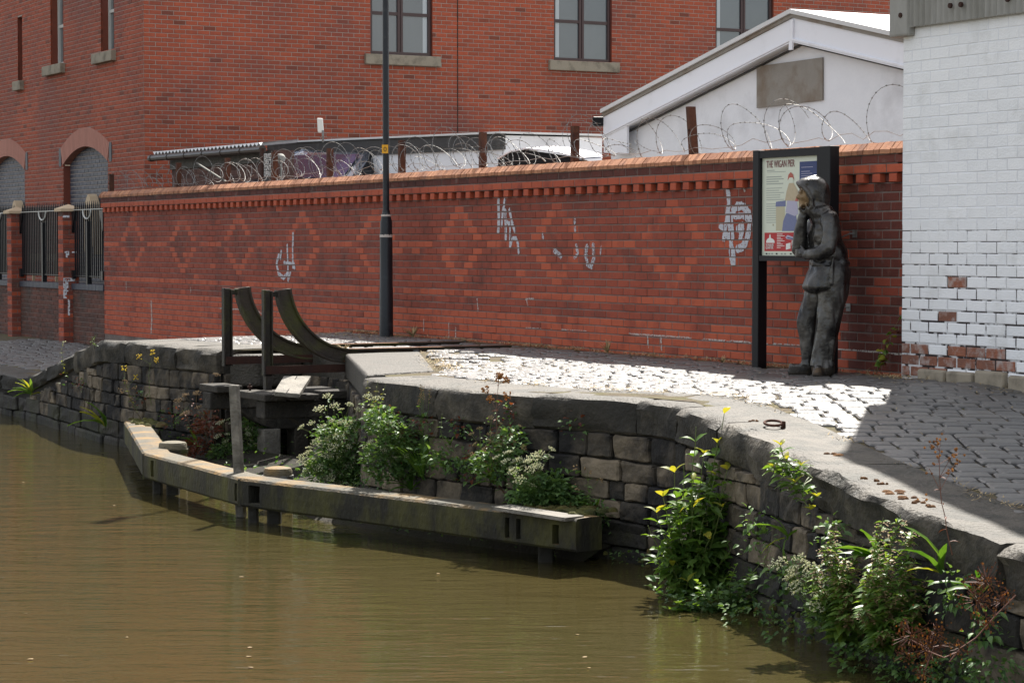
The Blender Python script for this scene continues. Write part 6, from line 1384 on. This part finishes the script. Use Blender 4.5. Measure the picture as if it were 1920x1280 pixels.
def grass(label, root, n, L_, spread, m_='leaf_fresh', heads=0, name='grass_tuft', pos=None):
    r0, out = wall_at(*root) if pos is None else (pos, Vector((NT[0], NT[1], 0))); o = thing(name, label, 'grass', r0); q = MB(); qh = MB()
    for _ in range(n):
        a = U(0, 6.28); d = Vector((math.cos(a)*spread, math.sin(a)*spread, 1))+out*.25; l = L_*U(.5, 1.1); pts = []; w_ = .0045
        for k in range(7): f = k/6; pts.append(r0+rnd(.0)+d.normalized()*l*f+Vector((d.x, d.y, 0))*l*.5*f*f-Vector((0, 0, l*.38*f**3)))
        s_ = Vector((-d.y, d.x, 0)).normalized()*w_; vs = []
        for k, p in enumerate(pts): vs += [p-s_*(1-k/6.3), p+s_*(1-k/6.3)]
        q.add(vs, [(2*k, 2*k+1, 2*k+3, 2*k+2) for k in range(6)], U(.1, .9))
    for _ in range(heads):
        tip = r0+Vector((U(-.1, .1), U(-.05, .05), L_*U(1.0, 1.35))); q.tube([r0, r0.lerp(tip, .5)+rnd(.02), tip], .0016, 3, .5)
        for k in range(26): c = tip+Vector((U(-.012, .012), U(-.012, .012), U(-.1, .02))); s = .007; qh.add([c+Vector((s*.5, 0, 0)), c+Vector((0, s*.5, 0)), c+Vector((-s*.5, 0, 0)), c+Vector((0, 0, s*1.6))], [(0, 1, 3), (1, 2, 3), (2, 0, 3)], U(.2, .9))
    q.build('blades', m_, o, origin=r0, kind='stuff')
    if heads: qh.build('seed_heads', 'seed_brown', o, origin=r0, kind='stuff')
    return o
grass('tall green grass tuft arching out of the quay wall', (790, 900), 70, .62, .35, heads=4); grass('short grass tuft in a wall joint right of the tall grass', (848, 835), 26, .17, .5); grass('grass tuft with drooping blades behind the fender', (760, 880), 34, .34, .7)
grass('dry straw coloured grass clump at the foot of the lamp post', (0, 0), 90, .26, .6, 'straw', pos=TW(9.35, .12, 1.31)); grass('dry grass tuft at the wall foot below the lime stains', (0, 0), 60, .24, .4, 'straw', pos=TW(4.75, .1, 1.31)); grass('wispy dry grass in the notch behind the rails', (0, 0), 40, .16, .7, 'straw', pos=TW(7.0, 2.1, 1.28)); grass('small dry grass tuft at the foot of the red wall near the board', (0, 0), 40, .14, .7, 'straw', pos=TW(2.6, .1, 1.31))
def stemmy(label, root, top, off, leafm, n, size, flowers=None, nf=0, stemm='stem_green', name='wild_flower', kind='lance', branches=0):
    r0, out = wall_at(*root); o = thing(name, label, 'plant', r0); q = MB(); b = PY(top[0], top[1], r0.y-off); pts = stem_pts(r0, b, out*.08, 9); q.tube(pts, [.004-.0025*i/9 for i in range(10)], 4, .5); qf = MB()
    for k in range(n):
        f = .12+.86*k/max(1, n); i = min(8, int(f*9)); p = pts[i]; a = k*2.4; leaf_obj(o, kind, leafm, p, Vector((math.cos(a), math.sin(a), U(-.3, .4)))+out*.2, size*(1.1-.5*f)*U(.7, 1.2), U(.1, .9))
    tips = [b]
    for k in range(branches): p = pts[pr_.randrange(4, 9)]; t2 = p+Vector((U(-.13, .13), U(-.1, .05), U(.03, .14))); q.tube([p, t2], .0018, 3, .5); tips.append(t2)
    if flowers:
        for t_ in tips:
            for _ in range(nf): c = t_+rnd(.028); s = .0085; qf.add([c+Vector((s, 0, 0)), c+Vector((0, s, 0)), c+Vector((-s, 0, 0)), c+Vector((0, -s, 0)), c+Vector((0, 0, s)), c-Vector((0, 0, s))], [(0, 1, 4), (1, 2, 4), (2, 3, 4), (3, 0, 4), (1, 0, 5), (2, 1, 5), (3, 2, 5), (0, 3, 5)], U(.2, .9))
        qf.build('flowers', flowers, o, origin=r0, kind='stuff')
    q.build('stem', stemm, o, origin=r0); return o
for i, (px, py) in enumerate(((690, 705), (708, 715), (725, 720))): stemmy('yellow leaved upright weed under the slab edge, %s of three' % ['left', 'middle', 'right'][i], (710+i*6, 800), (px, py), .12, 'leaf_yellow', 16, .05)
stemmy('yellow ragwort with one flower head left of the coping joint', (255, 770), (232, 690), .1, 'leaf_green', 8, .07, 'flower_yellow', 14, branches=1); stemmy('yellow ragwort in flower under the pale coping', (285, 760), (286, 660), .1, 'leaf_green', 7, .06, 'flower_yellow', 16, branches=2)
stemmy('thin flowering weed sprouting on the left ramp', (125, 705), (118, 640), .02, 'leaf_yellow', 12, .05, 'flower_white', 5); stemmy('small yellow green weed at the top of the left ramp', (180, 650), (180, 628), .0, 'leaf_fresh', 14, .05)
stemmy('dry arching weed on the left wall face', (275, 800), (235, 715), .15, 'leaf_yellow', 9, .06, 'seed_brown', 12, 'stem_brown', branches=3); stemmy('rusty red dock spike standing above the coping', (940, 850), (937, 705), .1, 'leaf_red', 16, .055, 'seed_red', 26, 'stem_red', branches=5); stemmy('reddish weed clump low on the wall under the dock spike', (950, 930), (905, 845), .15, 'leaf_red', 22, .055, 'seed_brown', 6, 'stem_red', branches=4)
stemmy('purple leaved weed beside the tall grass', (730, 860), (738, 770), .12, 'leaf_red', 24, .055, None, 0, 'stem_red'); stemmy('slim green weed in the wall between the grass and the dock', (845, 850), (828, 775), .1, 'leaf_fresh', 14, .05); stemmy('upright weed with narrow leaves at the fender end', (1115, 965), (1102, 880), .12, 'leaf_fresh', 18, .055, 'seed_brown', 5, branches=3)
stemmy('pale weed hanging in the wall below the mooring ring', (1440, 1080), (1455, 1010), .15, 'leaf_green', 12, .05); stemmy('weed on the wall left of the upright stage post', (330, 800), (355, 760), .1, 'leaf_green', 14, .06); stemmy('small weed at the waterline under the fender', (1050, 1060), (1040, 1030), .15, 'leaf_green', 10, .05)
st_ = stemmy('tall thin reddish weed stem rising above the right coping', (1790, 1040), (1765, 820), .12, 'leaf_red', 7, .05, 'seed_red', 5, 'stem_red', branches=9)
def dock(label, root, segs, clusters, name='dock_plant'):
    r0, out = wall_at(*root); o = thing(name, label, 'plant', r0, 'red seeding docks'); q, qd, ql = MB(), MB(), MB()
    for pl_ in segs: P = [PY(x, y, r0.y-.35) for x, y in pl_]; q.tube(P, .0036, 5, .5)
    for (px, py, rad, n) in clusters:
        c = PY(px, py, r0.y-.35); 
        for _ in range(n):
            v = Vector((pr_.gauss(0, .5), pr_.gauss(0, .5), pr_.gauss(0, .5)))*rad; p = c+v; s = U(.004, .007); t_ = U(.7, 1.1) if pr_.random() < .16 else U(-.1, .35)
            qd.add([p+Vector((s, 0, 0)), p+Vector((0, s, 0)), p+Vector((-s, 0, 0)), p+Vector((0, 0, s*1.4)), p-Vector((0, 0, s))], [(0, 1, 3), (1, 2, 3), (2, 0, 3), (1, 0, 4), (2, 1, 4), (0, 2, 4)], t_)
            if pr_.random() < .35: q.tube([p, c+v*.35], .0012, 3, .3, caps=False)
    q.build('stem', 'stem_red', o, origin=r0); qd.build('seeds', 'seed_red', o, origin=r0, kind='stuff')
dock('red seeding dock leaning out on a long red stem at lower right', (1900, 1130), [[(1905, 1115), (1865, 1155), (1830, 1195), (1800, 1215), (1780, 1240)], [(1800, 1220), (1770, 1232), (1740, 1220)], [(1865, 1155), (1870, 1130), (1890, 1105)]], [(1850, 1090, .09, 110), (1835, 1125, .09, 120), (1880, 1125, .06, 50), (1850, 1165, .05, 50), (1800, 1215, .06, 40)])
dock('red seeding dock drooping to the water below the nettles', (1790, 1200), [[(1780, 1205), (1740, 1215), (1710, 1200)], [(1750, 1215), (1735, 1255), (1728, 1275)]], [(1710, 1190, .09, 130), (1745, 1215, .10, 130), (1755, 1185, .07, 60), (1730, 1262, .05, 60), (1700, 1225, .06, 60)])
r0 = TW(.18, .12, 1.33); o = thing('bramble_plant', 'bramble climbing where the red wall meets the white wall', 'plant', r0); q = MB()
for k in range(4):
    tip = PY((1668, 1685, 1662, 1680)[k], (640, 600, 672, 620)[k], r0.y-.1); pts = stem_pts(r0, tip, Vector((-.05, -.05, 0)), 8); q.tube(pts, .003, 4, .5)
    for j in range(10): a = U(0, 6.28); leaf_obj(o, 'heart', pr_.choice(['leaf_green', 'leaf_yellow', 'leaf_red', 'leaf_green']), pts[pr_.randrange(2, 9)]+rnd(.02), Vector((math.cos(a)*.6-.2, -.5, U(-.5, .3))), U(.045, .075), U(.1, .8), roll=U(-1, 1))
q.build('stem', 'stem_brown', o, origin=r0)
# undergrowth at the waterline, moss and straw: nobody could count these
q = MB()
for (px, py, n, rx) in ((1240, 1100, 90, .2), (1430, 1150, 160, .25), (1500, 1180, 120, .2), (1640, 1230, 200, .25), (1720, 1250, 200, .22), (1800, 1262, 160, .18), (1870, 1262, 140, .18), (1180, 1055, 50, .15), (700, 905, 80, .2), (340, 845, 60, .2), (1065, 950, 120, .22), (560, 880, 70, .15), (900, 860, 40, .12)):
    r0, out = wall_at(px, py, .16)
    for _ in range(n): v = rnd(1); p = r0+Vector((v.x*rx, v.y*.1, v.z*.09)); leaf_geo(q, 'broad', 'leaf_dark', p, Vector((v.x, -.6, U(-.6, .5))), U(.025, .055), U(.1, .9), roll=U(-.6, .6))
q3 = MB()
for _ in range(900):           # weeds all over the silt behind the fender
    i = pr_.randrange(len(fl_)-1); p = fl_[i].lerp(fl_[i+1], U(0, 1)); t_, w_ = to_tw(p.x, p.y); ww = w_+(min(w_edge(t_)-.05, w_-.02)-w_)*U(.15, 1); c_ = TW(t_, ww, U(.05, .30)); leaf_geo(q, pr_.choice(['broad', 'lance']), 'leaf_dark', c_, Vector((U(-1, 1), -.5, U(-.3, .8))), U(.03, .08), U(.0, .8), roll=U(-.6, .6))
for (px, py, n, rx, rz) in ((745, 800, 90, .14, .16), (770, 830, 70, .12, .14), (800, 790, 50, .1, .12), (860, 800, 40, .1, .1), (900, 850, 90, .16, .12), (945, 820, 80, .12, .16), (960, 770, 40, .08, .12), (640, 740, 30, .1, .08), (330, 780, 60, .15, .12), (380, 800, 70, .15, .14), (270, 740, 30, .12, .1), (150, 720, 40, .2, .12), (1080, 800, 24, .1, .1), (880, 900, 50, .15, .06)):
    r0, out = wall_at(px, py, .06)
    for _ in range(n): v = Vector((pr_.gauss(0, .5), pr_.gauss(0, .5), pr_.gauss(0, .5))); leaf_geo(q if pr_.random() < .55 else q3, 'broad', 'leaf_dark', r0+Vector((v.x*rx, v.y*.06, v.z*rz)), Vector((v.x, -.6, U(-.6, .6))), U(.025, .06), U(.0, .9), roll=U(-.6, .6))
for (px, py, n, rx, rz) in ((860, 870, 110, .2, .1), (985, 910, 120, .22, .1), (1050, 900, 60, .12, .14), (1130, 960, 40, .08, .1), (820, 860, 90, .14, .14), (700, 790, 70, .12, .14), (590, 860, 60, .1, .14), (510, 860, 80, .16, .12), (420, 850, 70, .16, .1), (1420, 1000, 60, .12, .16), (1480, 1080, 80, .16, .12), (1790, 1120, 70, .12, .12), (1850, 1180, 60, .12, .1), (1560, 1000, 40, .1, .1)):
    r0, out = wall_at(px, py, .14)
    for _ in range(int(n*1.3)): v = Vector((pr_.gauss(0, .5), pr_.gauss(0, .5), pr_.gauss(0, .5))); leaf_geo(q, pr_.choice(['broad', 'lance']), 'leaf_dark', r0+Vector((v.x*rx, v.y*.12, v.z*rz)), Vector((v.x, -.6, U(-.6, .7))), U(.03, .075), U(.1, 1.0), roll=U(-.6, .6))
tag(q3.build('russet_weeds', 'leaf_red'), 'reddish brown withered weeds clinging to the quay wall', 'weeds', kind='stuff')
tag(q.build('ground_cover', 'leaf_dark'), 'low green weeds growing along the waterline', 'weeds', kind='stuff')
q = MB()
def moss_pad(c, r, h, out, tone):
    n = 9; vs = [c+Vector((0, 0, h))]; R_ = [r*U(.7, 1.2) for _ in range(n)]
    for (fr_, hz) in ((.45, .9), (.8, .55), (1, -.25)):
        for k in range(n): a = 2*math.pi*k/n; vs.append(c+Vector((math.cos(a)*R_[k]*fr_, math.sin(a)*R_[k]*fr_*.8, h*hz*U(.8, 1.15))))
    q.add(vs, [(0, k+1, (k+1) % n+1) for k in range(n)]+[(1+j*n+k, 1+(j+1)*n+k, 1+(j+1)*n+(k+1) % n, 1+j*n+(k+1) % n) for j in range(2) for k in range(n)], tone)
for k in range(120):
    f = U(.80, .97); p = FC.lerp(FE, f)+bC*U(.12, .6); p.z = .40+U(-.01, .01); moss_pad(p, U(.03, .07), U(.01, .03), None, U(0, .8))
for k in range(40): p = FA.lerp(FB, U(-.02, .25))+Vector((U(.05, .4), U(.0, .3), 0)); moss_pad(p, U(.03, .06), U(.01, .03), None, U(.1, .9))
for k in range(120):
    s_ = U(3.5, PATH_R.len*.62); p, d, o_ = path_at(PATH_R, s_); p = p+o_*U(.05, .09); p.z = U(-.02, .12); moss_pad(p, U(.015, .035), U(.015, .03), None, U(0, .7))
tag(q.build('moss', 'moss', smooth=True), 'green moss on timbers and stones near the water', 'moss', kind='stuff')
q = MB()
for (px, py, r) in ((1677, 925, .075), (1697, 934, .05), (1716, 942, .04), (1640, 902, .022), (1655, 907, .03), (1620, 898, .02), (1560, 853, .05), (1742, 950, .03), (1412, 790, .03)):
    z = 1.25; 
    for _ in range(3):
        p = PZ(px, py, z); t_, w_ = to_tw(p.x, p.y); 
        # height of the coping near this spot
        b_ = min(SAMP, key=lambda s_: (s_[0].xy-p.xy).length); z = b_[0].z+.006
    [moss_pad(p+Vector((U(-r, r), U(-r, r)*1.3, .002)), r*U(.3, .6), .010, None, U(.2, .8)) for _ in range(5)]
tag(q.build('moss_patches', 'moss_brown', smooth=True), 'rust brown moss cushions on the sloping coping', 'moss', kind='stuff')
q = MB()
def straw(t_, w_, n, sp, L_=.07, zz=.0):
    for _ in range(int(n*1.8)):
        t2, w2 = t_+pr_.gauss(0, sp[0]), w_+pr_.gauss(0, sp[1]); p = TW(t2, w2, G(t2, w2)+U(-.005, .02)+zz); a = U(0, 6.28); d = Vector((math.cos(a), math.sin(a), U(-.1, .45)))*U(.4, 1)*L_; s_ = Vector((-d.y, d.x, 0)).normalized()*.0038; q.add([p-s_, p+s_, p+d+s_*.4, p+d-s_*.4], [(0, 1, 2, 3)], U(.0, 1))
for k in range(75): straw(U(-1, 11.5), U(.03, .16), 26, (.12, .05))
for k in range(26): t_ = U(-6, 2.4); straw(t_, w_in(t_)-.0+U(-.06, .04), 22, (.1, .04), .05)
for k in range(14): t_ = U(3, 6.5); straw(t_, w_in(t_)-.1, 26, (.12, .08), .06)
for k in range(30): t_ = U(-7, 4); straw(t_, U(.2, max(.4, w_in(t_)-.1)), 7, (.15, .1), .045)
for k in range(12): t_ = U(12, 17); straw(t_, w_edge(t_)-.7, 26, (.2, .1), .06)
for k in range(24): straw(-U(.1, 4), U(.18, .32), 22, (.12, .06), .06)
for k in range(8): straw(U(6.9, 8.1), U(1.95, 2.2), 20, (.1, .06), .07)
for k in range(20): t_ = U(9, 11.8); straw(t_, U(.1, .9), 20, (.2, .15), .06)
tag(q.build('dry_straw', 'straw'), 'dry straw and dead grass in the joints and at the wall foot', 'straw', kind='stuff')

q = MB()
for k in range(24):            # flecks afloat
    p = PZ(U(0, 1250), U(840, 1275), .004)
    if p.y > 22 and p.x > -5: continue
    if to_tw(p.x, p.y)[1] < w_edge(to_tw(p.x, p.y)[0])+1.2: continue
    n = 5; r = U(.008, .022); a0 = U(0, 6.28); q.add([p+Vector((math.cos(a0+2*math.pi*j/n)*r, math.sin(a0+2*math.pi*j/n)*r*U(.5, 1), U(0, .006))) for j in range(n)], [tuple(range(n))], U(.2, .9))
tag(q.build('floating_flecks', 'seed_brown'), 'small pale leaf flecks floating on the canal', 'debris', kind='stuff')
